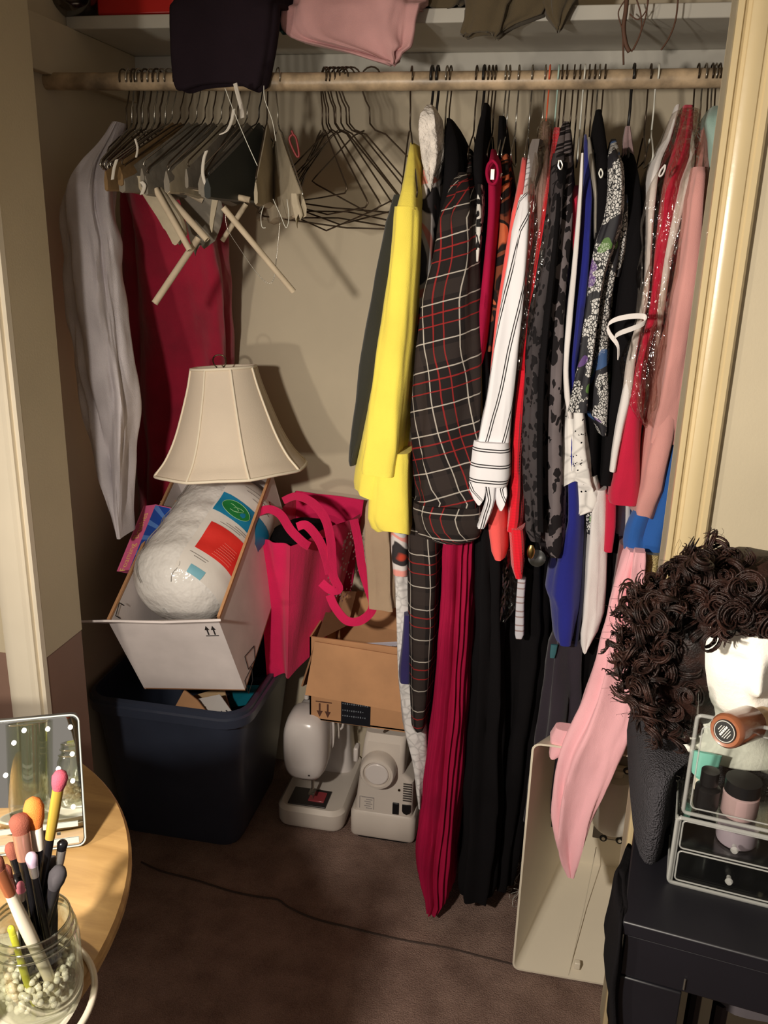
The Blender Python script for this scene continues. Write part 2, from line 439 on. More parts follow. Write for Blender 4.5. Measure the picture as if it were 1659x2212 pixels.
# ------------------------------------------------------------------ cloth builder
def interp(rows, step):
    """rows (py,l,r,Y,dep) -> fine rows, smooth in every column"""
    R = [list(r) for r in rows]
    for i in range(1, len(R)):
        while len(R[i]) < 5: R[i].append(R[i - 1][len(R[i])])
    out = []
    for i in range(len(R) - 1):
        p0, p1, p2, p3 = R[max(i - 1, 0)], R[i], R[i + 1], R[min(i + 2, len(R) - 1)]
        k = max(1, int(round((p2[0] - p1[0]) / step)))
        for j in range(k):
            t = j / k; row = []
            for a, b, c, d in zip(p0, p1, p2, p3):
                m1 = (c - a) / 2 if i > 0 else (c - b); m2 = (d - b) / 2 if i < len(R) - 2 else (c - b)
                if (c - b) * m1 <= 0: m1 = 0
                if (c - b) * m2 <= 0: m2 = 0
                lim = 3 * abs(c - b); m1 = max(-lim, min(lim, m1)); m2 = max(-lim, min(lim, m2))
                row.append((2 * t ** 3 - 3 * t * t + 1) * b + (t ** 3 - 2 * t * t + t) * m1 + (-2 * t ** 3 + 3 * t * t) * c + (t ** 3 - t * t) * m2)
            row[0] = p1[0] + (p2[0] - p1[0]) * t
            out.append(row)
    out.append(R[-1]); return out
_sd = [0]
def cloth(rows, amp=0.004, k=5, seg=40, e=0.55, step=16, wave=0.0, drift=1.6, top_open=False, tw=0.0, rough=0.55, fine=1.0):
    """hanging cloth as a soft tube: rows (py, px left, px right, front Y, depth); e squareness; amp, k folds; wave hem unevenness"""
    _sd[0] += 17.3; sd = _sd[0]
    R = interp(rows, step); rings = []; uvs = []; vv = 0; prev = None; n = len(R)
    for j, (py, l, r, Y, dep) in enumerate(R):
        A, B = at(l, py, Y), at(r, py, Y)
        xc, hx = (A.x + B.x) / 2, max((B.x - A.x) / 2, 0.001); z = (A.z + B.z) / 2; yc, hy = Y + dep / 2, max(dep / 2, 0.002)
        a = min(amp, hx * 0.45)
        if j == 0: a *= 0.3
        ring = []; us = []; u = 0; lastp = None
        for i in range(seg):
            th = 2 * math.pi * i / seg
            c, s_ = math.cos(th), math.sin(th)
            x = hx * math.copysign(abs(c) ** e, c); y = hy * math.copysign(abs(s_) ** e, s_)
            # folds run along the perimeter
            per = th * k
            f = 0.30 * fine * noise.noise(Vector((c * 6 + sd, s_ * 6 + z * 5, z * 16))) + 0.6 * math.sin(per + sd + drift * math.sin(z * 5 + sd) + 0.7 * noise.noise(Vector((th * 0.8, z * 4, sd)))) + rough * noise.noise(Vector((c * 2.2 + sd, s_ * 2.2, z * 7)))
            nx, ny = (x / (hx * hx), y / (hy * hy)); L = math.hypot(nx, ny) or 1
            x += a * f * nx / L; y += a * f * ny / L * min(1.6, hy / hx * .6 + .4)
            zz = z
            if wave: 
                w = max(0.0, (j / (n - 1) - 0.6) / 0.4)
                zz += wave * w * w * math.sin(per * 0.5 + sd * 2)
            p = Vector((xc + x, yc + y, zz))
            if lastp is not None: u += (p - lastp).length
            ring.append(p); us.append(u); lastp = p
        us.append(u + (ring[0] - lastp).length)
        if prev is not None: vv += abs(z - prev)
        prev = z
        rings.append(ring); uvs.append([(q, vv) for q in us])
    # u of every row scaled about the front so that stripes run down
    ref = sum(q[-1][0] for q in uvs) / len(uvs)
    b = MB()
    cen = sum(rings[-1], Vector()) / seg
    rings.append([cen + (p - cen) * 0.86 + Vector((0, 0, 0.006)) for p in rings[-1]]); uvs.append(uvs[-1])
    b.loft(rings, True, (not top_open, True), uvs)
    return b
YO = 0.04   # front plane of the clothes, shifted to hang 0.2 m either side of the rod
def G(name, label, cat, parts, group=None):
    """garment: parts = [(part name, rows, material, options)]; one part -> a single mesh"""
    if len(parts) == 1:
        pn, rows, m, op = parts[0]
        return tag(cloth([(r[0], r[1], r[2]) + tuple(([r[3] + YO] + list(r[4:])) if len(r) > 3 else []) for r in rows], **op).build(name, m, angle=66), label, cat, group)
    rows = parts[0][1]; r0 = rows[0]; rl = rows[-1]
    yb = r0[3] + YO + 0.1
    loc = (at(rl[1], rl[0], yb) + at(rl[2], rl[0], yb)) / 2
    t = thing(name, label, cat, loc, group)
    for pn, rows, m, op in parts:
        if callable(rows): rows().build(pn, m, t, angle=60); continue
        cloth([(r[0], r[1], r[2]) + tuple(([r[3] + YO] + list(r[4:])) if len(r) > 3 else []) for r in rows], **op).build(pn, m, t, angle=66)
    return t

# ------------------------------------------------------------------ hangers
m_wire = mat('brown_wire', (70, 58, 46), 0.35, metal=0.6)
m_wiresil = mat('bright_wire', (170, 165, 155), 0.25, metal=0.9)
m_wirewhite = mat('white_wire', (215, 215, 205), 0.4)
m_wireblack = mat('black_plastic_hanger', (24, 22, 22), 0.4)
m_wireorange = mat('orange_wire', (214, 92, 58), 0.4)
m_wiremint = mat('mint_wire', (170, 200, 190), 0.4)
def hanger_path(drop=0.115, w=0.2, neck=0.075, droop=0.0, sag=0.0):
    hook = [(-0.021 * math.cos(a), 0.0185 * math.sin(a) + 0.002) for a in [math.radians(q) for q in range(-25, 181, 23)]]
    stem = [(0.018, -0.018), (0.010, -0.036), (0.002, -0.048), (0, -neck)]
    tri = [(0.012, -neck - 0.012), (0.035, -neck - 0.02), (w - 0.008, -neck - drop + 0.008), (w, -neck - drop), (w - 0.012, -neck - drop - 0.007),
           (0.0, -neck - drop - 0.008 - sag), (-w + 0.012, -neck - drop - 0.007 - droop), (-w, -neck - drop - droop), (-w + 0.008, -neck - drop + 0.008 - droop), (-0.035, -neck - 0.02), (-0.012, -neck - 0.012), (0, -neck)]
    return hook + stem, tri
def hanger(name, label, px, m, yaw=0.0, group=None, r=0.0014, cape=None, tube=None, drop=0.115, w=0.2, lean=0.0, neck=0.075, droop=0, sag=0):
    x0 = at(px, 168, RY).x
    Mz = Matrix.Rotation(yaw, 3, 'Z') @ Matrix.Rotation(lean, 3, 'Y')
    P = lambda y, z, x=0: Vector((x0, RY, RZ)) + Mz @ Vector((x, y, z))
    hook, tri = hanger_path(drop, w, neck, droop, sag)
    t = thing(name, label, 'hanger', Vector((x0, RY, RZ - 0.2)), group)
    b = MB(); b.tube([P(*q) for q in hook], r, 5); b.tube([P(*q) for q in tri], r, 5)
    b.build('wire', m, t, angle=180)
    if cape:
        # folded paper over the shoulders: a pent-roof sheet with a lower band
        c = MB(); n = 9; z0 = -neck - 0.012; rings = []
        for i in range(n):
            y = -w - 0.006 + (2 * w + 0.012) * i / (n - 1); f = 1 - abs(y) / (w + 0.006)
            zt = z0 - drop * (1 - f) ** 0.92 * 1.0 + 0.004; zb = z0 - drop - 0.026 + 0.012 * noise.noise(Vector((y * 9, px, 0)))
            bx = 0.006 + 0.007 * f + 0.006 * noise.noise(Vector((y * 14, px * 3.1, 1)))
            zm = (zt + zb) / 2
            rings.append([P(y, zt, 0.001), P(y, zm, bx), P(y, zb, bx * 0.9), P(y, zb - 0.003, 0), P(y, zb, -bx * 0.9), P(y, zm, -bx), P(y, zt, -0.001)])
        c.loft(rings).build('paper_cape', cape, t, angle=35)
    if tube:
        c = MB(); ya, za, yb_, zb_, rr = tube
        c.tube([P(ya, za), P(yb_, zb_)], rr, 10).build('cardboard_tube', m_tube, t)
    return t
m_tan = mat('tan_paper', (122, 96, 62), 0.85, (30, 0.4, 0.004), 0.15, 20)
m_grey = mat('grey_paper', (120, 113, 102), 0.85, (30, 0.4, 0.004), 0.14, 20)
m_cream = mat('cream_paper', (168, 156, 134), 0.85, (28, 0.35, 0.004), 0.1, 16)
m_olive = mat('olive_paper', (122, 112, 78), 0.85, (28, 0.35, 0.004), 0.1, 16)
m_tube = mat('cardboard_tube_paper', (190, 174, 150), 0.85, (60, 0.2, 0.002), 0.08, 20)
m_hdark = mat('dark_green_plastic', (30, 34, 32), 0.5)
ORD = ['first', 'second', 'third', 'fourth', 'fifth', 'sixth', 'seventh', 'eighth', 'ninth', 'tenth', 'eleventh', 'twelfth']
gcape = 'paper-caped hangers bunched on the left of the rod'
for i, (px, cp, yaw, dr_) in enumerate([(368, m_tan, -.20, .105), (386, m_tan, -.14, .098), (404, m_grey, -.22, .108), (422, m_grey, -.10, .10), (440, m_grey, -.16, .112), (458, m_grey, -.04, .104), (476, m_cream, -.12, .11), (494, m_grey, -.02, .10), (512, m_grey, .06, .115), (532, m_grey, -.06, .108), (576, m_cream, .22, .12)]):
    hanger('caped_hanger', 'wire hanger with a %s paper cape, %s caped one from the left end' % ('tan' if cp is m_tan else 'cream' if cp is m_cream else 'grey', ORD[i]), px, m_wire if i % 3 else m_wiresil, yaw, gcape, cape=cp, drop=dr_, neck=.066)
gb_ = 'bare hooks bunched at the left end of the rod'
for i, px in enumerate((280, 291, 303, 316, 329, 341, 353)):
    hanger('wire_hanger', 'thick wire hanger, %s from the left end of the rod' % ORD[i], px, m_wire if i % 2 else m_wiresil, .1 - .04 * i, gb_, r=.0019, drop=.09, w=.17)
hanger('caped_hanger', 'large pale cream paper-caped hanger standing broadside beside the bare wires', 600, m_wiresil, 0.52, cape=m_cream, drop=0.135, tube=(-0.2, -0.243, 0.12, -0.241, 0.006))
hanger('dark_hanger', 'dark green plastic hanger with broad sloping arms among paper capes', 558, m_wireblack, -0.10, cape=m_hdark, drop=0.115, w=0.21, neck=.066)
gw = 'bare brown wire hangers left of the yellow cardigan'
for i, (px, yaw, lean, dr) in enumerate([(699, 0.50, .03, 0), (704, 0.62, -.02, .01), (712, 0.75, .02, .0), (720, 0.9, -.06, .02), (729, 1.0, .05, 0.03), (738, 0.85, 0.0, 0.01), (748, 1.15, -.04, 0.03), (757, 1.35, 0.02, 0.02)]):
    hanger('wire_hanger', 'bare brown wire hanger, %s from the left in the bare fan' % ORD[i], px, m_wire, yaw, gw, lean=lean, droop=dr, r=0.0016, sag=0.018 * (i % 3), drop=.125 + .012 * (i % 4), w=.20)
hanger('wire_hanger', 'lone bare wire hanger with square shoulders just right of the fan', 801, m_wire, 1.25, r=0.0016, w=0.13, drop=0.10, sag=0.05)
hanger('wire_hanger', 'bare wire hanger with a wide bowed bar reaching to the yellow cardigan', 889, m_wire, 0.25, r=0.0016, drop=0.13, sag=0.02)
# broken cardboard tubes dangling from the caped hangers (hollow end shown)
def ctube(label, a, ya, b, yb, r):
    A, B = at(*a, ya), at(*b, yb); d = (B - A).normalized(); s1 = d.orthogonal().normalized(); s2 = d.cross(s1); bm = MB(); rings = []
    for p, rr in ((A, r), (B, r), (B, r * 0.72), (B - d * 0.03, r * 0.72)):
        rings.append([p + (s1 * math.cos(q * math.pi / 7) + s2 * math.sin(q * math.pi / 7)) * rr for q in range(14)])
    o = bm.loft(rings).build('cardboard_tube', m_tube); tag(o, label, 'tube', 'broken hanger tubes'); return o
ctube('thick hollow cardboard tube hanging lowest before the red drape', (428, 515), 1.56, (334, 655), 1.50, 0.0062)
ctube('cardboard tube slanting down to the thick hollow one', (336, 408), 1.53, (410, 540), 1.53, 0.0058)
ctube('longer cardboard tube ending halfway across the red drape', (322, 378), 1.56, (448, 518), 1.55, 0.0062)
ctube('long cardboard tube slanting down over the bare back wall', (482, 448), 1.52, (634, 630), 1.58, 0.0055)
ctube('short cardboard tube under the grey paper capes', (380, 402), 1.60, (438, 434), 1.62, 0.0055)
ctube('horizontal cardboard tube under the dark green hanger', (400, 400), 1.58, (540, 432), 1.60, 0.0055)
ctube('short tilted cardboard tube left of the long slanting one', (532, 440), 1.66, (480, 520), 1.66, 0.005)
# torn paper rags and threads
def rag(label, rows, m):
    return tag(cloth(rows, amp=0.004, k=3, seg=16, wave=0.012).build('torn_paper', m, angle=50), label, 'paper')
rag('torn cream paper scrap hanging before the red drape', [(380, 286, 330, 1.54, 0.02), (410, 300, 352), (440, 318, 372), (470, 338, 392), (500, 352, 400), (515, 362, 380)], m_cream)
rag('small torn white paper curl by the cream caped hanger', [(418, 628, 640, 1.52, 0.008), (440, 630, 644), (465, 636, 650), (478, 640, 646)], m_cream)
rag('narrow torn paper strip under the dark green hanger', [(410, 462, 474, 1.55, 0.006), (450, 456, 466), (488, 453, 458)], m_cream)
rag('grey paper sheet fallen behind the cardboard tubes', [(415, 380, 470, 1.62, 0.01), (460, 392, 478), (520, 408, 460), (540, 418, 436)], m_grey)
def thread(label, pts, Y, m, r=0.0007, name='thread'):
    return tag(MB().tube(smooth_path([at(x, y, Y) for x, y in pts], 5), r, 4).build(name, m, angle=180), label, 'thread')
thread('straight white thread hanging across the dark green hanger', [(486, 190), (505, 240), (530, 300), (556, 358)], 1.50, m_wirewhite)
thread('wavy white thread falling to the cream caped hanger', [(570, 185), (572, 215), (588, 260), (596, 305)], 1.52, m_wirewhite)
thread('long looped grey thread hanging before the back wall', [(488, 440), (490, 490), (520, 540), (555, 590), (580, 612), (592, 600), (597, 560), (606, 470)], 1.60, m_wiresil)
thread('short curled white thread below the cream caped hanger', [(572, 438), (564, 465), (566, 490), (574, 492)], 1.58, m_wirewhite)
thread('pair thread bend hanging beside the cream caped hanger', [(590, 430), (606, 465), (618, 492), (624, 470), (620, 430)], 1.58, m_wirewhite)
pin = MB().tube(smooth_path([at(x, y, 1.55) for x, y in ((632, 290), (625, 302), (640, 336), (646, 334), (640, 300), (633, 290), (630, 282))], 4), 0.0022, 5)
tag(pin.build('red_clip', mat('dark_red_plastic', (120, 34, 36), 0.5), angle=180), 'dark red plastic loop clip hooked beside the cream caped hanger', 'clip')

def strip(label, pts, Y, m, w=.006):
    pp = smooth_path([at(x, y, Y) for x, y in pts], 5)
    return tag(MB().ribbon([(p, Vector((1, -.4, .2))) for p in pp], w, .002).build('plastic_strip', m, angle=50), label, 'strip')
m_pst = mat('white_plastic_strip', (206, 200, 190), .4)
strip('curved white plastic strip over the grey paper capes', [(446, 326), (440, 345), (438, 375), (444, 398)], 1.50, m_pst)
strip('white plastic strip hanging below the charcoal trousers', [(508, 180), (514, 205), (522, 235), (524, 255)], 1.56, m_pst, .008)
strip('short bent white plastic strip under the charcoal trousers', [(505, 236), (500, 262), (490, 282), (476, 290)], 1.53, m_pst)
strip('white paper strip tip at the left paper capes', [(252, 345), (246, 365), (243, 388)], 1.47, m_pst)
strip('small white strip by the cardboard tubes', [(305, 392), (312, 402), (306, 420)], 1.50, m_pst, .008)
strip('thin white strip on the tan paper cape', [(292, 300), (297, 320), (294, 340)], 1.48, m_pst, .003)
# ------------------------------------------------------------------ things on the shelf
c_navy = cloth_mat('charcoal_cloth', (38, 29, 36), 0.95, sheen=0, spec=.1)
tag(cloth([(-45, 350, 596, 1.655, .26), (-14, 352, 594, 1.65, .25), (6, 354, 592, 1.65, .05), (60, 356, 588), (110, 358, 580), (150, 362, 571), (178, 366, 562), (188, 372, 552, 1.65, .03)], amp=.008, k=7, wave=.006, seg=60).build('folded_trousers', c_navy, angle=180),
    'dark charcoal trousers hanging over the shelf edge across the rod', 'trousers')
c_pinkt = cloth_mat('dusty_pink_jersey', (208, 158, 158), 0.9)
tag(cloth([(-45, 612, 910, 1.72, .24), (-8, 610, 908, 1.72, .22), (8, 609, 903, 1.72, .06), (40, 607, 893), (62, 614, 889), (80, 640, 885), (100, 716, 880, 1.72, .04), (112, 768, 862), (126, 812, 856), (136, 842, 851, 1.72, .02)], amp=.013, k=7, seg=100, step=6, wave=.004, rough=1.0, fine=2).build('pink_shirt', c_pinkt, angle=180),
    'dusty pink shirt hanging in a point over the shelf edge', 'shirt')
c_olive = cloth_mat('olive_cloth', (92, 80, 60), 0.9)
t = thing('olive_garment', 'olive brown lace-edged garment drooping over the shelf edge', 'clothing', at(1100, 0, 1.8))
for nm, rows in (('left_flap', [(-45, 990, 1110, 1.75, .2), (-8, 998, 1108, 1.75, .16), (10, 1002, 1098, 1.75, .05), (40, 1000, 1090), (66, 992, 1082), (75, 998, 1072, 1.75, .02)]),
                 ('middle_flap', [(-45, 1080, 1200, 1.77, .2), (-8, 1080, 1198, 1.77, .16), (10, 1080, 1184, 1.77, .04), (30, 1078, 1172), (52, 1072, 1110), (78, 1070, 1076, 1.77, .02)]),
                 ('right_flap', [(-45, 1170, 1250, 1.76, .2), (-8, 1172, 1248, 1.76, .16), (8, 1176, 1238, 1.76, .04), (30, 1184, 1224), (52, 1198, 1214), (62, 1204, 1208, 1.76, .02)]),
                 ('waistband', [(-45, 906, 1010, 1.80, .2), (-4, 908, 1008, 1.80, .16), (8, 910, 1000, 1.80, .04), (15, 912, 992, 1.80, .03)])):
    cloth(rows, amp=.006, k=7, seg=44, wave=.004).build(nm, c_olive, t, angle=180)
c_teal = cloth_mat('teal_cloth', (24, 92, 100), 0.9)
tag(cloth([(-40, 570, 640, 1.78, .2), (0, 576, 650, 1.78, .16), (20, 580, 640, 1.78, .04), (50, 588, 640), (66, 600, 632)], amp=.005, seg=36).build('teal_cloth', c_teal, angle=180),
    'teal cloth peeping out between the charcoal trousers and pink shirt', 'cloth')
m_redbox = mat('red_gloss_card', (190, 34, 30), 0.4)
P0, P1 = at(205, 32, 1.80), at(372, 28, 1.80)
rb = MB().box(((P0.x + P1.x) / 2, 1.90, 1.905), (P1.x - P0.x, 0.18, 0.066)).build('red_box', m_redbox, bevel=0.004)
tag(rb, 'shallow red box lying on the shelf beside the plastic bag', 'box')
MB().box(((P0.x + P1.x) / 2 + 0.02, 1.8085, 1.915), (0.09, 0.003, 0.018)).build('orange_band', mat('orange_print', (224, 84, 40), 0.5), rb)
m_bagdark = clear_mat('smoky_plastic', (120, 108, 112), 0.15, 0.10, 0.5, (16, 1.0))
tag(MB().ell(at(140, -6, 1.84) + Vector((-0.02, 0, 0)), (0.115, 0.09, 0.055), seg=40, rows=24, amp=0.35, fs=14).build('plastic_bag', m_bagdark, angle=180),
    'crumpled smoky plastic bag at the left end of the shelf', 'bag')
m_cordb = mat('brown_cord', (92, 62, 46), 0.7)
t = thing('cord_tangle', 'tangle of brown cords dangling from the shelf above the dresses', 'cord', at(1360, 20, 1.77))
for pts, r in (([(1356, -30), (1352, 20), (1347, 60), (1352, 95), (1360, 112)], .0042), ([(1350, 0), (1336, 25), (1340, 50), (1348, 70)], .0012),
               ([(1400, -20), (1396, 30), (1380, 80), (1364, 112)], .0014), ([(1372, -10), (1384, 30), (1384, 70), (1368, 108)], .0014),
               ([(1466, -20), (1460, 40), (1446, 80), (1428, 108)], .0016), ([(1360, 30), (1378, 42), (1396, 22), (1402, -10)], .0012), ([(1346, 60), (1346, 100), (1347, 140)], .0018)):
    MB().tube(smooth_path([at(x, y, 1.76) for x, y in pts], 6), r, 5).build('cord', m_cordb, t, angle=180)

# ------------------------------------------------------------------ hanging clothes, left end
c_satin = cloth_mat('white_satin', (208, 200, 204), 0.38, 0.08, 900, 0.0, 0.5, (9, 0.7))
G('garment_bag', 'pale satin garment cover hanging against the left closet wall', 'garment bag',
  [('body', [(262, 240, 252, 1.64, .05), (300, 215, 234, 1.62, .06), (350, 172, 212, 1.58, .07), (400, 138, 210, 1.56, .08), (450, 127, 212), (520, 131, 226), (620, 139, 236), (800, 159, 254), (900, 181, 262), (1000, 204, 256), (1100, 231, 254), (1165, 250, 258)], c_satin, dict(amp=.012, k=4, seg=90, step=9, rough=1.1, fine=1.2))])
c_red = cloth_mat('deep_red_cloth', (158, 12, 50), 0.8, 0.12, 700, 0.3)
G('red_drape', 'long deep red dress hanging behind the paper-caped hangers', 'dress',
  [('body', [(384, 242, 418, 1.72, .12), (480, 250, 452, 1.77, .12), (600, 260, 468, 1.82, .12), (800, 270, 478, 1.895, .11), (960, 280, 474, 1.90, .11), (1060, 286, 455), (1125, 288, 440)], c_red, dict(amp=.026, k=5, seg=110, e=.75, drift=.5, rough=.5, fine=.6))])

# ------------------------------------------------------------------ hanging clothes, right of the gap
c_yel = cloth_mat('yellow_jersey', (244, 224, 92), 0.85, 0.04, 800, 0.1)
c_blk = cloth_mat('black_cloth', (17, 15, 17), 0.95, 0.1, sheen=0, spec=.12)
c_oliveblk = cloth_mat('black_green_cloth', (46, 46, 40), 0.9, 0.06)
c_fleece = mat('white_fleece', (222, 214, 206), 0.95, (60, 1.0, 0.012), 0.12, 40)
c_crim = cloth_mat('crimson_jersey', (156, 12, 58), 0.85, 0.08, sheen=0)
c_coral = cloth_mat('coral_knit', (248, 96, 92), 0.85, 0.05)
c_taupe = cloth_mat('taupe_satin', (158, 132, 126), 0.5, 0.1, 800, 0.0, 0.4)
c_redk = knit_mat('red_knit', (226, 30, 48))
c_royal = cloth_mat('royal_blue_cloth', (28, 34, 128), 0.8, 0.08)
c_white = cloth_mat('white_cotton', (228, 222, 220), 0.85, 0.04)
c_blush = cloth_mat('dusty_pink_cloth', (212, 152, 146), 0.85, 0.05)
c_blue = cloth_mat('cobalt_cloth', (38, 92, 168), 0.8, 0.05)
c_chiff = cloth_mat('pale_pink_chiffon', (242, 182, 190), 0.8, 0.04)
c_crim2 = cloth_mat('raspberry_cloth', (196, 24, 62), 0.8, 0.06)
c_mauve = cloth_mat('mauve_cloth', (120, 66, 70), 0.8, 0.1)
c_plum = cloth_mat('plum_black_cloth', (44, 36, 46), 0.85, 0.12)
c_beige = cloth_mat('beige_cloth', (178, 154, 128), 0.8, 0.05)
c_mint = cloth_mat('mint_satin', (150, 178, 168), 0.5, 0.08)
c_gold = mat('gold_glitter', (206, 186, 130), 0.3, (500, 1.0, 0.002), 0.15, 200, metal=0.5)
m_plaid1 = plaid_mat('plaid_flannel_sleeve', 0.30); m_plaid2 = plaid_mat('plaid_flannel_body', 0.0)
m_str = stripe_mat('white_pinstripe', 0, 0.030, (0.42, 0.56), 0.030)
m_strc = stripe_mat('white_crossstripe', 1, 0.029, (0.40, 0.56), 0.035)
m_leo = leopard_mat('leopard_print', scale=40); m_leod = leopard_mat('dark_leopard_lace', (70, 64, 66), (24, 21, 23), 70)
m_snake = scale_print_mat('scale_print'); m_lace = lace_mat('white_lace', (232, 228, 224), 38, .10); m_lace2 = lace_mat('white_eyelet_lace', (220, 216, 214), 62, .05)
m_print = blot_mat('pink_grey_print', [(70, 72, 78), (202, 200, 200), (226, 150, 140), (214, 206, 204), (52, 48, 50), (190, 70, 50)], 8)
m_brownp = blot_mat('brown_orange_print', [(24, 20, 20), (120, 66, 44), (30, 24, 22), (190, 100, 64)], 18)
m_bwp = blot_mat('black_white_print', [(220, 216, 210), (26, 24, 24), (214, 210, 204), (30, 28, 28)], 30)
m_plast = clear_mat('dry_cleaning_plastic', (246, 242, 238), 0.10, 0.035, 0.40, (60, 1.0, 0.5))

G('black_green_blouse', 'black-green top hanging just left of the yellow cardigan', 'top',
  [('body', [(420, 842, 880, 1.52, .30), (445, 834, 878), (480, 823, 872), (600, 798, 850), (750, 773, 828), (870, 761, 802), (950, 752, 782), (1000, 749, 766), (1008, 751, 764)], c_oliveblk, dict(amp=.003, k=4))])
G('yellow_cardigan', 'bright yellow cardigan with long sleeve, first colour beside the bare wall', 'cardigan',
  [('body', [(308, 884, 894, 1.61, .09), (345, 876, 898, 1.57, .18), (400, 862, 901, 1.52, .28), (450, 851, 903, 1.49, .33), (600, 826, 897), (750, 803, 890), (900, 778, 882), (1000, 760, 868), (1062, 750, 846), (1078, 752, 836)], c_yel, dict(amp=.005, k=5, wave=.01)),
   ('sleeve', [(446, 848, 898, 1.462, .07), (470, 846, 900), (560, 838, 897), (680, 824, 889), (800, 806, 878), (900, 794, 868), (970, 788, 862), (1022, 780, 852), (1030, 781, 850)], c_yel, dict(amp=.004, k=4)),
   ('shoulder', [(312, 883, 895, 1.585, .08), (350, 876, 899, 1.54, .1), (400, 864, 900, 1.49, .1), (452, 851, 899, 1.462, .08)], c_yel, dict(amp=.001, k=3)),
   ('front_panel', [(980, 806, 884, 1.475, .10), (1040, 799, 882), (1090, 794, 883), (1130, 792, 884), (1150, 800, 884), (1158, 812, 883)], c_yel, dict(amp=.006, k=3, wave=.008))])
G('fleece_collar', 'white fluffy fleece garment tapering to a point beside the yellow cardigan', 'clothing',
  [('body', [(226, 920, 934, 1.58, .06), (245, 910, 938, 1.54, .12), (275, 906, 942), (320, 908, 948), (350, 911, 944), (380, 917, 938), (405, 925, 934), (414, 928, 932)], c_fleece, dict(amp=.006, k=6, seg=48, rough=1.5))])
G('printed_blouse', 'pink grey and orange print top squeezed beside the yellow cardigan', 'top',
  [('body', [(330, 912, 946, 1.60, .12), (400, 902, 948, 1.545, .24), (500, 898, 945), (640, 893, 930), (800, 886, 905), (1000, 868, 886), (1120, 842, 878), (1180, 838, 880), (1246, 843, 880)], m_print, dict(amp=.003, k=4))])
G('white_lace_dress', 'long white lace dress behind the plaid dress hem', 'dress',
  [('body', [(1225, 844, 884, 1.56, .22), (1340, 850, 888), (1480, 857, 892), (1580, 862, 922), (1660, 884, 922), (1720, 897, 915), (1748, 903, 910)], m_lace2, dict(amp=.005, k=6))])
G('navy_skirt', 'navy skirt corner showing behind the plaid dress', 'skirt',
  [('body', [(1330, 868, 888, 1.545, .2), (1400, 861, 890), (1460, 854, 890), (1478, 856, 888)], cloth_mat('navy_cloth', (44, 36, 92), .8), dict(amp=.002, k=3))])
G('beige_trousers', 'beige trousers hanging behind the pink tote bag', 'trousers',
  [('body', [(1085, 792, 850, 1.76, .1), (1150, 788, 848), (1230, 790, 850), (1320, 796, 852)], c_beige, dict(amp=.010, k=5))])
G('black_jacket', 'black jacket behind the fleece with pointed shoulders', 'jacket',
  [('body', [(255, 962, 974, 1.62, .08), (300, 952, 996, 1.58, .16), (360, 950, 1004, 1.55, .24), (440, 940, 996, 1.54, .26), (560, 925, 968), (700, 905, 935), (900, 885, 905)], c_blk, dict(amp=.004, k=4))])
G('plaid_dress', 'dark plaid flannel shirt dress with white and red lines', 'dress',
  [('body', [(320, 1004, 1016, 1.64, .06), (360, 990, 1022, 1.60, .14), (430, 968, 1026, 1.54, .26), (560, 935, 1022, 1.52, .3), (800, 900, 1010), (1000, 882, 985), (1150, 873, 955), (1250, 872, 946), (1400, 873, 940), (1500, 876, 932), (1576, 880, 922), (1584, 886, 918)], m_plaid2, dict(amp=.004, k=4, wave=.004)),
   ('sleeve', [(372, 985, 1012, 1.545, .10), (410, 970, 1020, 1.50, .11), (470, 948, 1024, 1.475, .12), (560, 932, 1028), (650, 908, 1030), (780, 893, 1031), (900, 886, 1034), (1000, 887, 1034), (1060, 890, 1036), (1088, 894, 1030), (1100, 890, 1030)], m_plaid1, dict(amp=.007, k=5, seg=56)),
   ('cuff', [(1098, 886, 1036, 1.47, .125), (1120, 886, 1040), (1150, 892, 1038), (1168, 900, 1030), (1174, 912, 1018)], m_plaid2, dict(amp=.004, k=5, seg=48))])
G('black_blouse', 'black blouse with a ring zip, right of the plaid dress', 'top',
  [('body', [(222, 1044, 1054, 1.64, .06), (290, 1024, 1052, 1.60, .14), (340, 1016, 1052, 1.56, .22), (420, 1022, 1050, 1.53, .28), (600, 1030, 1050), (800, 1036, 1060), (1000, 1042, 1066), (1150, 1040, 1072)], c_blk, dict(amp=.003, k=4))])
G('print_strap_top', 'narrow black and white print top beside the plaid dress shoulder', 'top',
  [('body', [(398, 1030, 1041, 1.495, .05), (425, 1028, 1043), (480, 1025, 1041), (520, 1024, 1038), (565, 1027, 1033)], m_bwp, dict(amp=.002, k=3, seg=24))])
G('crimson_tank', 'crimson zip-neck top with looped collar beside black and white print', 'top',
  [('body', [(322, 1060, 1069, 1.60, .05), (345, 1054, 1076, 1.54, .1), (380, 1050, 1079, 1.505, .2), (450, 1049, 1078), (540, 1043, 1071), (640, 1034, 1062), (700, 1027, 1056), (760, 1028, 1048), (788, 1033, 1040)], c_crim, dict(amp=.003, k=4)),
   ('collar_loop', lambda: MB().tube(smooth_path([at(x, y, 1.535) for x, y in ((1064, 346), (1055, 356), (1052, 374), (1056, 392), (1064, 398), (1072, 392), (1076, 374), (1073, 356), (1064, 346))], 4), .003, 6), c_crim, {}),
   ('zip_tab', lambda: MB().box(at(1064, 377, 1.54), (.006, .004, .016)), m_wiresil, {})])
G('crimson_skirt', 'long crimson pleated skirt reaching the carpet', 'skirt',
  [('body', [(1120, 950, 1032, 1.50, .28), (1200, 948, 1026), (1400, 940, 1014), (1550, 926, 1005), (1700, 908, 995), (1800, 898, 986), (1880, 889, 978), (1925, 892, 974), (1960, 906, 966), (1978, 912, 950)], c_crim, dict(amp=.0065, k=27, seg=220, e=.75, drift=.5, rough=.7))])
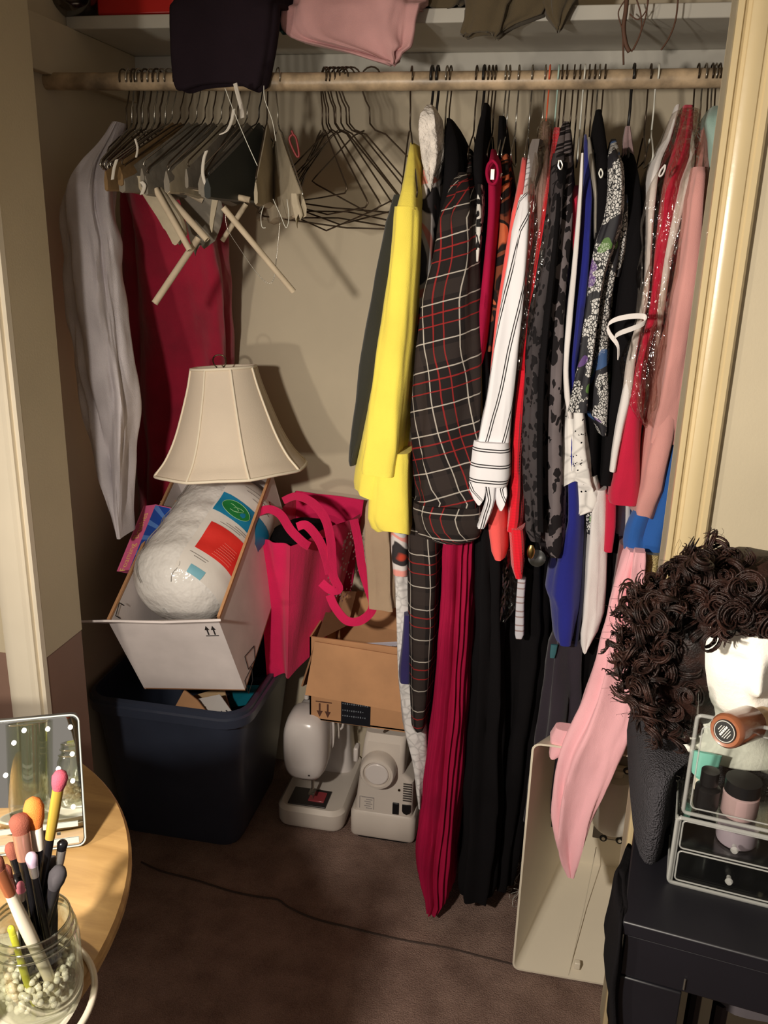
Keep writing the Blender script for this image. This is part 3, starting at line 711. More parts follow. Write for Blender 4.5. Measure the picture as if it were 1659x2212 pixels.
G('black_dress', 'long black dress hanging right of the crimson pleated skirt', 'dress',
  [('body', [(1100, 1030, 1080, 1.515, .28), (1300, 1025, 1085), (1500, 1016, 1086), (1700, 1002, 1085), (1850, 992, 1078), (1930, 985, 1070), (1955, 992, 1062)], c_blk, dict(amp=.010, k=10, seg=90, drift=.4))])
G('brown_print_blouse', 'brown and orange print blouse behind the coral sleeve', 'blouse',
  [('body', [(330, 1082, 1096, 1.60, .1), (400, 1078, 1102, 1.55, .2), (480, 1078, 1103, 1.53, .26), (560, 1070, 1096), (640, 1064, 1082), (760, 1052, 1064)], m_brownp, dict(amp=.004, k=5))])
G('black_vest', 'black vest with a pale piped edge beside the brown print', 'vest',
  [('body', [(250, 1076, 1090, 1.66, .08), (330, 1070, 1096, 1.62, .18), (420, 1078, 1092, 1.60, .24), (560, 1070, 1086), (700, 1058, 1070)], c_blk, dict(amp=.003, k=4)),
   ('piping', lambda: MB().tube(smooth_path([at(x, y, 1.58) for x, y in ((1084, 374), (1077, 395), (1077, 420), (1084, 430))], 4), .0015, 5), m_wirewhite, {})])
G('coral_cardigan', 'coral cardigan sleeve between brown print and striped shirt', 'cardigan',
  [('body', [(340, 1126, 1138, 1.60, .08), (400, 1114, 1136, 1.55, .2), (458, 1100, 1130, 1.51, .26), (560, 1083, 1118), (660, 1069, 1096), (760, 1060, 1080), (900, 1048, 1080), (1050, 1044, 1086), (1150, 1048, 1094), (1196, 1056, 1094), (1212, 1066, 1090)], c_coral, dict(amp=.003, k=4))])
G('striped_shirt', 'white shirt with black pinstripes and a tied sleeve cuff', 'shirt',
  [('body', [(330, 1140, 1152, 1.60, .08), (400, 1128, 1152, 1.54, .2), (480, 1112, 1146, 1.52, .26), (600, 1094, 1138), (800, 1064, 1116), (950, 1046, 1104)], m_str, dict(amp=.003, k=4)),
   ('sleeve', [(420, 1124, 1146, 1.50, .06), (500, 1108, 1142, 1.475, .07), (640, 1083, 1132), (780, 1060, 1117), (880, 1044, 1106), (962, 1026, 1098)], m_str, dict(amp=.004, k=4, seg=48)),
   ('cuff', [(958, 1020, 1100, 1.465, .10), (990, 1016, 1102), (1030, 1010, 1102), (1052, 1010, 1096)], m_strc, dict(amp=.002, k=3, seg=44)),
   ('tie_end', [(1044, 1012, 1052, 1.47, .012), (1062, 1016, 1050), (1080, 1024, 1044), (1092, 1032, 1036)], m_str, dict(amp=.003, k=3, seg=20)),
   ('tie_end', [(1046, 1044, 1072, 1.475, .014), (1080, 1048, 1068), (1110, 1040, 1060), (1142, 1030, 1046)], m_str, dict(amp=.003, k=3, seg=20)),
   ('tie_end', [(1046, 1068, 1094, 1.48, .03), (1070, 1070, 1096), (1092, 1074, 1090), (1104, 1078, 1084)], m_str, dict(amp=.004, k=3, seg=20))])
G('taupe_blouse', 'taupe satin blouse under clear plastic beside striped shirt', 'blouse',
  [('body', [(262, 1172, 1186, 1.62, .06), (330, 1164, 1188, 1.57, .16), (420, 1144, 1187, 1.53, .24), (520, 1138, 1184), (640, 1124, 1166), (760, 1114, 1146), (900, 1102, 1128)], c_taupe, dict(amp=.006, k=6))])
G('clear_cover', 'clear dry-cleaning plastic over the taupe blouse', 'plastic cover',
  [('body', [(255, 1166, 1190, 1.60, .1), (330, 1154, 1192, 1.53, .24), (420, 1138, 1190, 1.49, .28), (520, 1132, 1184), (640, 1120, 1160), (740, 1112, 1136), (800, 1112, 1124)], m_plast, dict(amp=.008, k=7, rough=1.6, fine=3.5, seg=100, step=7))])
G('grey_scarf', 'grey knotted scarf collar above the striped shirt', 'scarf',
  [('body', [(300, 1148, 1172, 1.53, .07), (330, 1142, 1164), (360, 1146, 1166), (392, 1142, 1158), (420, 1140, 1152)], cloth_mat('grey_scarf_cloth', (112, 104, 100), .9), dict(amp=.006, k=5, seg=32, rough=1.2))])
G('red_sweater', 'scarlet ribbed knit sweater left of the leopard cardigan', 'sweater',
  [('body', [(275, 1196, 1212, 1.62, .06), (340, 1188, 1206, 1.56, .16), (430, 1174, 1192, 1.51, .28), (520, 1160, 1188), (640, 1140, 1178), (800, 1116, 1150), (950, 1102, 1138), (1060, 1096, 1136), (1120, 1092, 1132), (1150, 1088, 1126)], c_redk, dict(amp=.004, k=5)),
   ('hem_band', [(1145, 1096, 1134, 1.50, .24), (1190, 1099, 1134), (1235, 1102, 1130), (1252, 1108, 1128)], c_redk, dict(amp=.003, k=4))])
G('leopard_cardigan', 'grey leopard print zip cardigan with black lace front', 'cardigan',
  [('body', [(262, 1216, 1230, 1.63, .06), (320, 1200, 1236, 1.57, .16), (380, 1190, 1240, 1.53, .24), (460, 1186, 1240, 1.51, .28), (560, 1176, 1234), (680, 1168, 1228), (800, 1164, 1226), (950, 1164, 1224), (1080, 1164, 1228), (1160, 1162, 1230), (1196, 1164, 1224), (1204, 1168, 1218)], m_leo, dict(amp=.006, k=6, seg=56)),
   ('front_panel', [(330, 1194, 1222, 1.535, .1), (400, 1186, 1220, 1.50, .14), (480, 1178, 1216, 1.49, .14), (600, 1160, 1200), (700, 1140, 1180), (800, 1133, 1170), (950, 1130, 1166), (1080, 1132, 1168), (1150, 1136, 1172), (1172, 1146, 1170)], m_leod, dict(amp=.006, k=5, seg=48)),
   ('placket', [(350, 1202, 1226, 1.515, .03), (460, 1198, 1212, 1.485, .02), (620, 1182, 1196, 1.48, .02), (800, 1164, 1178), (1000, 1160, 1172), (1150, 1162, 1174)], c_blk, dict(amp=.002, k=3, seg=20)),
   ('zip_pull', lambda: MB().tube(smooth_path([at(x, y, 1.525) for x, y in ((1208, 346), (1206, 358), (1211, 366), (1215, 357), (1211, 346))], 4), .0014, 5), m_wiresil, {})])
G('red_vest', 'sliver of a cherry red top between leopard cardigan and blue dress', 'top',
  [('body', [(400, 1240, 1252, 1.60, .1), (430, 1234, 1252, 1.53, .22), (480, 1231, 1250), (520, 1234, 1246), (545, 1238, 1242)], c_crim2, dict(amp=.002, k=3))])
G('royal_blue_dress', 'royal blue dress with a white edged front', 'dress',
  [('body', [(290, 1262, 1268, 1.62, .06), (345, 1260, 1274, 1.57, .16), (430, 1256, 1282, 1.53, .26), (560, 1246, 1279), (680, 1236, 1268), (800, 1228, 1250), (900, 1224, 1244), (1130, 1222, 1262), (1200, 1200, 1262), (1270, 1182, 1260), (1292, 1178, 1258), (1318, 1188, 1256), (1380, 1194, 1244), (1396, 1198, 1240)], c_royal, dict(amp=.004, k=5)),
   ('white_edge', [(330, 1256, 1261, 1.51, .02), (430, 1249, 1257), (560, 1237, 1248), (700, 1223, 1236), (800, 1217, 1228), (860, 1220, 1232), (905, 1228, 1236)], c_white, dict(amp=.001, k=2, seg=16))])
G('navy_black_dress', 'navy black dress hem beside the white cotton trousers', 'dress',
  [('body', [(1050, 1240, 1270, 1.56, .2), (1150, 1244, 1266), (1300, 1240, 1260), (1396, 1232, 1250)], cloth_mat('midnight_cloth', (26, 26, 56), .85), dict(amp=.004, k=4))])
G('silver_top', 'silvery grey top peeking above the royal blue dress', 'top',
  [('body', [(296, 1270, 1276, 1.60, .06), (340, 1270, 1284, 1.56, .16), (420, 1278, 1294, 1.54, .2), (520, 1284, 1290)], cloth_mat('silver_cloth', (160, 152, 140), .5), dict(amp=.002, k=3))])
G('black_zip_jacket', 'black jacket with a pale ring zip pull beside the scale print blouse', 'jacket',
  [('body', [(236, 1288, 1300, 1.63, .06), (300, 1280, 1314, 1.58, .16), (380, 1284, 1322, 1.54, .26), (520, 1276, 1322), (700, 1266, 1310), (900, 1252, 1300), (1080, 1246, 1292)], c_blk, dict(amp=.004, k=4)),
   ('ring_pull', lambda: MB().tube(smooth_path([at(x, y, 1.555) for x, y in ((1298, 364), (1294, 374), (1298, 384), (1302, 374), (1298, 364))], 4), .0013, 5), m_wirewhite, {})])
G('scale_print_blouse', 'black and white scale print blouse with blue and violet blooms', 'blouse',
  [('body', [(300, 1320, 1332, 1.60, .06), (360, 1314, 1350, 1.54, .18), (440, 1316, 1352, 1.52, .22), (560, 1306, 1340), (680, 1286, 1322), (780, 1276, 1318), (850, 1262, 1326), (900, 1264, 1322), (925, 1286, 1314), (942, 1294, 1310)], m_snake, dict(amp=.005, k=5)),
   ('sleeve', [(318, 1318, 1330, 1.52, .04), (350, 1318, 1345, 1.49, .06), (400, 1318, 1350), (470, 1308, 1346), (530, 1288, 1330), (590, 1276, 1308), (680, 1266, 1294), (780, 1252, 1282), (850, 1236, 1272), (892, 1226, 1268)], m_snake, dict(amp=.004, k=4, seg=44)),
   ('second_sleeve', [(420, 1342, 1356, 1.53, .06), (480, 1338, 1355), (540, 1328, 1350), (585, 1323, 1342), (598, 1326, 1338)], m_snake, dict(amp=.003, k=3, seg=28)),
   ('tail', [(1085, 1270, 1288, 1.55, .03), (1120, 1268, 1286), (1156, 1270, 1284)], m_snake, dict(amp=.003, k=3, seg=20))])
G('white_lace_skirt', 'short white lace skirt flaring under the scale print blouse', 'skirt',
  [('body', [(870, 1228, 1262, 1.52, .14), (920, 1220, 1270), (980, 1212, 1278), (1040, 1205, 1288), (1056, 1212, 1292)], m_lace, dict(amp=.007, k=5, seg=60, wave=.012)),
   ('underlayer', [(1030, 1236, 1292, 1.535, .12), (1080, 1239, 1298), (1104, 1240, 1290), (1114, 1240, 1262)], m_lace, dict(amp=.004, k=4, seg=40))])
G('pleated_scrap', 'small pinkish grey pleated strap above the black dress', 'strap',
  [('body', [(272, 1352, 1362, 1.60, .03), (310, 1348, 1366), (350, 1346, 1370), (360, 1350, 1366)], cloth_mat('pinkish_grey_cloth', (140, 116, 116), .85), dict(amp=.004, k=9, seg=48))])
G('black_strap_dress', 'black dress with looped white strap near its waist', 'dress',
  [('body', [(330, 1344, 1372, 1.60, .1), (400, 1346, 1388, 1.55, .22), (500, 1340, 1394, 1.535, .26), (600, 1326, 1396), (700, 1314, 1392), (800, 1312, 1378), (900, 1304, 1350), (1050, 1290, 1334)], c_blk, dict(amp=.005, k=5)),
   ('white_strap', lambda: MB().ribbon([(p, Vector((0.15, -.2, 1))) for p in smooth_path([at(x, y, Y) for x, y, Y in ((1336, 772, 1.50), (1334, 745, 1.49), (1318, 722, 1.49), (1313, 703, 1.49), (1330, 690, 1.485), (1365, 683, 1.48), (1392, 684, 1.48), (1392, 697, 1.475), (1370, 708, 1.47), (1340, 719, 1.47), (1328, 727, 1.47))], 5)], .009, .002), c_white, {})])
G('white_blouse', 'white blouse with a rounded shoulder under the plastic cover', 'blouse',
  [('body', [(225, 1462, 1470, 1.64, .05), (300, 1438, 1452, 1.60, .1), (345, 1416, 1432, 1.55, .18), (390, 1404, 1426, 1.52, .24), (460, 1399, 1418), (540, 1397, 1412), (640, 1388, 1408), (760, 1356, 1384), (850, 1342, 1374), (950, 1324, 1350), (1020, 1314, 1336)], c_white, dict(amp=.003, k=4)),
   ('cuff_ring', lambda: MB().tube(smooth_path([at(x, y, 1.53) for x, y in ((1437, 356), (1427, 368), (1424, 380), (1430, 378), (1436, 366), (1437, 356))], 4), .0016, 5), c_white, {})])
G('white_trousers', 'white trousers hanging below the scale print blouse', 'trousers',
  [('body', [(1060, 1280, 1312, 1.54, .16), (1130, 1273, 1312), (1230, 1264, 1308), (1330, 1256, 1304), (1370, 1254, 1292), (1392, 1256, 1280), (1404, 1259, 1272)], c_white, dict(amp=.006, k=5, wave=.01))])
G('raspberry_dress', 'raspberry red dress flaring out below the plastic cover', 'dress',
  [('body', [(226, 1478, 1498, 1.63, .06), (300, 1462, 1496, 1.58, .14), (380, 1438, 1482, 1.54, .22), (460, 1424, 1466, 1.52, .24), (560, 1410, 1448), (680, 1398, 1432), (780, 1374, 1402), (860, 1358, 1396), (950, 1340, 1388), (1040, 1322, 1388), (1086, 1312, 1387), (1094, 1316, 1384)], c_crim2, dict(amp=.004, k=4)),
   ('underlayer', [(1070, 1306, 1334, 1.54, .1), (1140, 1304, 1332), (1194, 1302, 1324)], c_crim2, dict(amp=.002, k=3, seg=24))])
G('long_plastic_cover', 'long crinkled clear plastic cover catching glints by the pink dress', 'plastic cover',
  [('body', [(232, 1470, 1510, 1.60, .1), (320, 1440, 1504, 1.53, .24), (420, 1406, 1490, 1.485, .3), (560, 1390, 1462), (700, 1384, 1446), (800, 1360, 1430), (880, 1366, 1412), (925, 1392, 1400)], m_plast, dict(amp=.010, k=8, seg=110, step=7, rough=1.8, fine=3.5))])
G('ivory_blouse', 'ivory blouse between raspberry dress and dusty pink dress', 'blouse',
  [('body', [(280, 1490, 1500, 1.60, .06), (340, 1486, 1504, 1.56, .14), (390, 1470, 1502, 1.52, .22), (460, 1448, 1482), (560, 1428, 1458), (660, 1414, 1442, 1.52, .2), (760, 1402, 1424, 1.57, .16), (860, 1384, 1402, 1.60, .14), (1080, 1338, 1366), (1140, 1332, 1362), (1176, 1326, 1352)], c_white, dict(amp=.003, k=4))])
G('dusty_pink_dress', 'dusty pink long sleeved dress against the door casing', 'dress',
  [('body', [(270, 1520, 1532, 1.62, .06), (330, 1504, 1534, 1.57, .14), (400, 1490, 1534, 1.53, .22), (500, 1476, 1530, 1.51, .26), (650, 1450, 1510), (800, 1426, 1492), (950, 1400, 1470), (1060, 1378, 1448), (1112, 1366, 1424), (1122, 1370, 1418)], c_blush, dict(amp=.005, k=5, wave=.006)),
   ('sleeve', [(360, 1500, 1532, 1.50, .06), (430, 1488, 1530, 1.475, .07), (560, 1472, 1524), (700, 1449, 1506, 1.48, .07), (820, 1430, 1484, 1.495, .06), (960, 1404, 1460, 1.515, .05)], c_blush, dict(amp=.003, k=4, seg=36))])
G('mint_shawl', 'mint satin shawl corner at the casing edge', 'shawl',
  [('body', [(228, 1540, 1562, 1.60, .08), (260, 1528, 1566, 1.56, .12), (300, 1532, 1566), (360, 1536, 1566), (420, 1536, 1560)], c_mint, dict(amp=.006, k=5))])
G('cobalt_dress', 'cobalt blue garment bunched below the dusty pink dress', 'dress',
  [('body', [(900, 1446, 1470, 1.52, .16), (1000, 1430, 1462), (1080, 1394, 1450), (1130, 1364, 1440), (1180, 1353, 1424), (1212, 1360, 1420), (1236, 1380, 1412), (1252, 1392, 1402)], c_blue, dict(amp=.010, k=4, rough=1.0))])
G('gold_dress', 'glittery gold garment edge beside the casing', 'dress',
  [('body', [(1200, 1396, 1430, 1.51, .1), (1260, 1388, 1420), (1320, 1386, 1412), (1420, 1380, 1404)], c_gold, dict(amp=.004, k=4))])
G('mauve_dress', 'dull mauve dress showing between black and pale pink', 'dress',
  [('body', [(1180, 1340, 1366, 1.545, .14), (1280, 1324, 1352), (1380, 1304, 1332), (1440, 1296, 1322)], c_mauve, dict(amp=.003, k=4)),])
def chiffon_rows(f): return [(y, a, b) + tuple(q) for y, a, b, *q in f]
G('pale_pink_gown', 'sheer pale pink gown trailing over the white hard case', 'gown',
  [('body', [(1195, 1358, 1392, 1.50, .08), (1260, 1340, 1390), (1360, 1318, 1386), (1440, 1300, 1384, 1.47, .10), (1520, 1276, 1378, 1.425, .10), (1585, 1246, 1362, 1.40, .09), (1640, 1218, 1338, 1.39, .08), (1700, 1206, 1312, 1.385, .07), (1770, 1201, 1284), (1830, 1205, 1262), (1870, 1214, 1248), (1898, 1226, 1240)], c_chiff, dict(amp=.012, k=6, seg=72, rough=.8)),
   ('side_panel', [(1195, 1372, 1396, 1.475, .03), (1280, 1362, 1392), (1380, 1346, 1388), (1450, 1328, 1384), (1455, 1330, 1380)], c_chiff, dict(amp=.004, k=4, seg=30)),
   ('hem_tip', [(1580, 1200, 1260, 1.42, .03), (1600, 1188, 1258), (1622, 1188, 1240), (1640, 1186, 1200)], c_chiff, dict(amp=.004, k=3, seg=24))])
G('plum_trousers', 'dark plum trousers with a teal care label at the waist', 'trousers',
  [('body', [(1385, 1192, 1262, 1.56, .2), (1450, 1180, 1262), (1520, 1168, 1260), (1600, 1154, 1250), (1700, 1140, 1230), (1790, 1128, 1200)], c_plum, dict(amp=.010, k=8, seg=64)),
   ('care_label', [(1394, 1190, 1205, 1.545, .006), (1410, 1188, 1202), (1422, 1188, 1198)], mat('teal_label', (44, 92, 100), .7), dict(amp=.0005, k=2, seg=12))])
G('black_trousers', 'long black trousers behind the plum pair', 'trousers',
  [('body', [(1170, 1078, 1180, 1.58, .24), (1300, 1076, 1186), (1450, 1078, 1180), (1600, 1072, 1160), (1750, 1066, 1140), (1900, 1056, 1110), (1922, 1060, 1104)], c_blk, dict(amp=.012, k=8, seg=70))])
G('black_gown', 'black gown hanging behind the white trousers and mauve dress', 'gown',
  [('body', [(1160, 1290, 1340, 1.58, .2), (1260, 1276, 1332), (1400, 1240, 1312), (1520, 1220, 1290), (1640, 1190, 1262)], c_blk, dict(amp=.010, k=6, seg=50))])
G('black_long_coat', 'long black coat deep between leopard cardigan and blue dress', 'coat',
  [('body', [(1100, 1130, 1240, 1.66, .2), (1300, 1120, 1230), (1500, 1110, 1220), (1700, 1100, 1190), (1850, 1092, 1160)], c_blk, dict(amp=.010, k=7, seg=60))])
G('tan_sweater', 'grey and tan sweater hem beneath the striped cuff', 'sweater',
  [('body', [(1100, 1052, 1090, 1.535, .16), (1150, 1046, 1090), (1185, 1046, 1084), (1198, 1050, 1080)], blot_mat('tan_grey_knit', [(190, 150, 124), (186, 146, 120), (128, 126, 136)], 7), dict(amp=.003, k=3))])
G('small_plastic_cover', 'clear plastic sheet hanging under the scarlet sweater', 'plastic cover',
  [('body', [(1190, 1080, 1132, 1.53, .1), (1250, 1074, 1126), (1310, 1070, 1118), (1345, 1070, 1092)], m_plast, dict(amp=.006, k=5, seg=40, rough=1.4))])
G('striped_belt', 'pale striped belt end hanging under the scarlet sweater', 'belt',
  [('body', [(1250, 1118, 1136, 1.53, .012), (1310, 1114, 1132), (1372, 1112, 1132), (1381, 1114, 1128)], stripe_mat('belt_stripe', 1, .03, (.3, .7), .05, (190, 188, 196), (150, 130, 130)), dict(amp=.001, k=2, seg=20))])
bk = MB().ell(at(1147, 1192, 1.50), (.007, .004, .014), seg=14, rows=8)
tag(bk.build('gold_buckle', mat('gold_metal', (180, 150, 90), .25, metal=1.0)), 'small gold buckle glinting below the leopard cardigan hem', 'buckle')
gs = MB().tube([at(1160, 1206, 1.52), at(1160, 1206, 1.535)], .016, 20)
tag(gs.build('smoky_disc', m_bagdark), 'smoky clear plastic disc tag hanging below the gold buckle', 'tag')

# hangers that carry the clothes
HN = [(268, 'garment cover on the left wall', m_wire), (300, 'red drape', m_wire), (885, None, 0), (934, 'white fleece', m_wireblack), (946, 'black jacket with pointed shoulders', m_wireblack),
      (966, 'pink grey and orange print top', m_wiresil), (974, 'white lace dress', m_wire), (1030, 'plaid dress', m_wire), (1046, 'black top right of the plaid dress', m_wireblack), (1056, 'black and white print top', m_wire),
      (1064, 'crimson top with looped collar', m_wire), (1071, 'long crimson skirt', m_wire), (1093, 'black vest', m_wiresil), (1101, 'brown print blouse', m_wiresil), (1121, 'long black dress', m_wiresil),
      (1150, 'coral cardigan', m_wiresil), (1178, 'striped shirt', m_wiresil), (1187, 'taupe blouse', m_wireorange), (1206, 'scarlet sweater', m_wiremint), (1214, 'black trousers', m_wire), (1224, 'leopard cardigan', m_wire),
      (1240, 'cherry red top', m_wire), (1252, 'long black coat', m_wire), (1262, 'royal blue dress', m_wirewhite), (1272, 'silvery top', m_wire), (1284, 'black zip jacket', m_wire), (1294, 'navy black dress', m_wiresil), (1306, 'scale print blouse', m_wire),
      (1368, 'black dress with a white strap', m_wireblack), (1404, 'black gown', m_wire), (1420, 'white trousers', m_wirewhite), (1506, 'white blouse', m_wire), (1522, 'raspberry dress', m_wiresil), (1536, 'ivory blouse', m_wire), (1544, 'dusty pink dress', m_wiresil), (1552, 'mint shawl', m_wire)]
for px, what, mm in HN:
    if what: hanger('garment_hanger', ('black' if mm is m_wireblack else 'orange' if mm is m_wireorange else 'mint' if mm is m_wiremint else 'white' if mm is m_wirewhite else 'wire') + ' hanger hooked on the rod carrying the ' + what, px, mm, 0.0, r=(.0026 if mm is m_wireblack else .0015), w=.085, drop=.05, neck=.085)
# ------------------------------------------------------------------ floor of the closet, left: tote, carton, lampshade
def on_plane(px, py, P, N):
    v = ray(px, py); return CAM + v * ((Vector(P) - CAM).dot(N) / v.dot(N))
def rrect(x0, x1, y0, y1, z, r, n=5):
    out = []
    for cx, cy, a0 in ((x1 - r, y1 - r, 0), (x0 + r, y1 - r, 90), (x0 + r, y0 + r, 180), (x1 - r, y0 + r, 270)):
        for i in range(n + 1):
            a = math.radians(a0 + 90 * i / n); out.append(Vector((cx + r * math.cos(a), cy + r * math.sin(a), z)))
    return out
m_tote = mat('navy_plastic', (54, 60, 76), 0.35, (90, 0.08, 0.001), 0.06, 10)
t = thing('storage_tote', 'dark navy plastic storage tote on the carpet, overfilled with boxes', 'storage bin', (-0.82, 1.85, 0))
b = MB()
outer = [(0.0, -0.985, -0.675, 1.69, 2.00, .04), (0.012, -0.99, -0.668, 1.685, 2.005, .045), (0.2, -0.998, -0.648, 1.655, 2.03, .05), (0.39, -1.006, -0.628, 1.625, 2.05, .055)]
rings = [rrect(a, c, d, e, z, r) for z, a, c, d, e, r in outer]
rings += [rrect(-1.003, -0.635, 1.632, 2.047, 0.39, .05), rrect(-0.985, -0.68, 1.70, 1.99, 0.02, .04)]
b.loft(rings, True, (True, True)).build('bin_body', m_tote, t, angle=30)
b = MB()
ro = [rrect(-1.006, -0.628, 1.625, 2.05, .385, .055), rrect(-1.018, -0.612, 1.609, 2.062, .383, .065), rrect(-1.019, -0.610, 1.607, 2.063, .405, .067), rrect(-1.014, -0.616, 1.613, 2.058, .408, .062),
      rrect(-1.014, -0.616, 1.613, 2.058, .418, .062), rrect(-1.006, -0.626, 1.623, 2.050, .421, .055), rrect(-1.003, -0.635, 1.632, 2.047, .412, .05), rrect(-1.003, -0.635, 1.632, 2.047, .385, .05)]
b.loft(ro + [ro[0]], True, (False, False)).build('rim', m_tote, t, angle=25)

m_carton = mat('white_carton', (222, 212, 210), 0.6, (90, 0.1, 0.001), 0.06, 9)
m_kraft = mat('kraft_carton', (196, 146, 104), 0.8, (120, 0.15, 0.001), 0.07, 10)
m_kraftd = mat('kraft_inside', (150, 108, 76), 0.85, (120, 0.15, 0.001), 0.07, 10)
m_ink = mat('black_print', (34, 30, 30), 0.7)
def arrows(parent, p, ux, uy, s, m, down=False):
    """two upright transit arrows over a bar"""
    ux = Vector(ux).normalized(); uy = Vector(uy).normalized(); n = ux.cross(uy)
    if down: uy = -uy; ux = -ux
    q = lambda x, y: Vector(p) + ux * x * s + uy * y * s + n * 0.0012
    b = MB()
    for dx in (-.3, .3):
        b.poly([q(dx - .06, -.5), q(dx + .06, -.5), q(dx + .06, .1), q(dx + .22, .1), q(dx, .6), q(dx - .22, .1), q(dx - .06, .1)], .0006)
    b.poly([q(-.6, -.68), q(.6, -.68), q(.6, -.6), q(-.6, -.6)], .0006)
    return b.build('transit_arrows', m, parent, smooth=False)
FTL, FTR = at(235, 1345, 1.54), at(472, 1340, 1.54)
FBR, FBL = at(530, 1492, 1.625), at(312, 1488, 1.625)
dv = at(588, 1020, 1.90) - FTR
t = thing('white_carton', 'open white carton tilted forward on top of the navy tote', 'carton', (FBL + FBR) / 2)
MB().slab([FTL, FBL, FBR, FTR], .004).build('front_panel', m_carton, t, smooth=False)
MB().slab([FTR, FBR, FBR + dv, FTR + dv], .004).build('side_panel', m_carton, t, smooth=False)
MB().slab([FTL + dv, FBL + dv, FBL, FTL], .004).build('side_panel', m_carton, t, smooth=False)
MB().slab([FTR + dv, FBR + dv, FBL + dv, FTL + dv], .004).build('back_panel', m_carton, t, smooth=False)
MB().slab([FBL, FBL + dv, FBR + dv, FBR], .004).build('bottom_panel', m_kraftd, t, smooth=False)
# top edges of corrugated board and the flap turned out towards the room
for a, c in ((FTR, FTR + dv), (FTL, FTL + dv)):
    MB().slab([a + Vector((.004, 0, .004)), a + Vector((-.002, 0, .004)), c + Vector((-.002, 0, .004)), c + Vector((.004, 0, .004))], .007).build('board_edge', m_kraft, t, smooth=False)
out = (CAM - (FTL + FTR) / 2).normalized()
fl = at(178, 1340, 1.49); 
b = MB(); top = [fl, FTL + Vector((0, 0, .003)), (FTL + FTR) / 2 + Vector((0, 0, .004)), FTR + Vector((0, 0, .004))]
fr = [p + out * (.07 if i else .03) + Vector((0, 0, .004 * math.sin(i * 2))) for i, p in enumerate(top)]
b.loft([[a, c, c - Vector((0, 0, .005)), a - Vector((0, 0, .005))] for a, c in zip(top, fr)]).build('front_flap', m_carton, t, smooth=False)
p1, p2 = at(346, 1082, 1.86), at(424, 1080, 1.90)
MB().slab([p1, at(372, 1150, 1.84), at(430, 1150, 1.88), p2], .004).build('back_flap', m_kraft, t, smooth=False)
MB().slab([at(330, 1120, 1.80), at(365, 1160, 1.80), at(382, 1122, 1.84), at(348, 1084, 1.85)], .004).build('side_flap', m_carton, t, smooth=False)
ux, uy = (FTR - FTL).normalized(), (FTR - FBR).normalized()
nf = ux.cross(uy)
arrows(t, on_plane(455, 1362, FTL, nf), ux, uy, .024, m_ink)
b = MB()
for (x0, y0, x1, y1) in ((528, 1418, 548, 1395), (528, 1470, 543, 1440)):
    nn = dv.cross(uy).normalized()
    q = [on_plane(x, y, FTR, nn) for x, y in ((x0, y0), (x1, y1), (x1 + 2, y1 + 30), (x0 + 8, y0 + 28))]
    for i in range(4): b.tube([q[i] + Vector((.001, 0, 0)), q[(i + 1) % 4] + Vector((.001, 0, 0))], .0008, 4)
b.build('side_marks', m_ink, t)
b = MB()
for i, j in (((250, 1330), (258, 1302)), ((258, 1302), (268, 1308)), ((250, 1330), (260, 1336))):
    b.tube([at(*i, 1.555) , at(*j, 1.575)], .0012, 4)
b.build('side_marks', m_ink, t)

# fibre filling bag lying in the carton
m_fill = mat('fibre_fill', (240, 236, 234), 0.6, (22, 0.8, 0.012), 0.04, 14, spec=0.4)
A, B = at(358, 1318, 1.60), at(522, 1062, 1.93)
ax = (B - A).normalized(); L = (B - A).length
sx = ax.cross(Vector((0, 0, 1))).normalized(); up = sx.cross(ax).normalized()
RB = 0.117
def bagp(s, th, k=1.0):
    """point on the bag surface: s along 0..1, th round (0 = right, 90 = up)"""
    f = min(s, 1 - s) * L
    r = RB * (math.sqrt(max(0, 1 - (1 - min(1, f / .085)) ** 2)) * .92 + .08)
    r *= 1 + .03 * noise.noise(Vector((s * 5, th * 2, 3))) + .012 * math.sin(s * 40 + th * 3)
    q = A + ax * (s * L) + (sx * math.cos(th) + up * math.sin(th) * .95) * r * k
    return q
t = thing('fibre_fill_bag', 'plump clear bag of white fibre filling lying in the carton', 'bag', A - Vector((0, 0, RB)))
S = [i / 40 for i in range(41)]
MB().loft([[bagp(s, 2 * math.pi * k / 40) for k in range(40)] for s in S]).build('filling', m_fill, t, angle=180)
MB().loft([[bagp(s, 2 * math.pi * k / 60, 1.018 + .022 * noise.noise(Vector((s * 9, math.cos(k * .1047) * 4, math.sin(k * .1047) * 4)))) for k in range(60)] for s in S]).build('clear_film', clear_mat('bag_film', (253, 253, 252), .14, .03, .22, (34, 1.0)), t, angle=180)
def patch(name, s0, s1, a0, a1, m, k=1.05, n=10):
    b = MB(); b.loft([[bagp(lerp(s0, s1, i / n), math.radians(lerp(a0, a1, j / n)), k) for j in range(n + 1)] for i in range(n + 1)], closed=False)
    return b.build(name, m, t, angle=180)
patch('label_panel', .12, .97, 72, -20, mat('label_film', (226, 220, 214), .4, (20, .3, .005)), 1.045, 16)
patch('red_patch', .27, .48, 64, 12, mat('red_label', (226, 52, 46), .45, (24, .3, .004)), 1.055)
patch('blue_band', .56, .71, 70, -10, mat('blue_label', (24, 128, 172), .45), 1.055)
b = MB(); m_green = mat('green_label', (30, 128, 62), .5)
b.add([bagp(.635, math.radians(48), 1.064)] + [bagp(.635 + .055 * math.sin(q * math.pi / 10), math.radians(48 + 17 * math.cos(q * math.pi / 10)), 1.064) for q in range(20)], [(0, i + 1, (i + 1) % 20 + 1) for i in range(20)])
b.build('green_badge', m_green, t, angle=180)
b = MB(); b.tube([bagp(.635 + .055 * math.sin(q * math.pi / 12), math.radians(48 + 17 * math.cos(q * math.pi / 12)), 1.066) for q in range(24)], .0007, 4, closed=True)
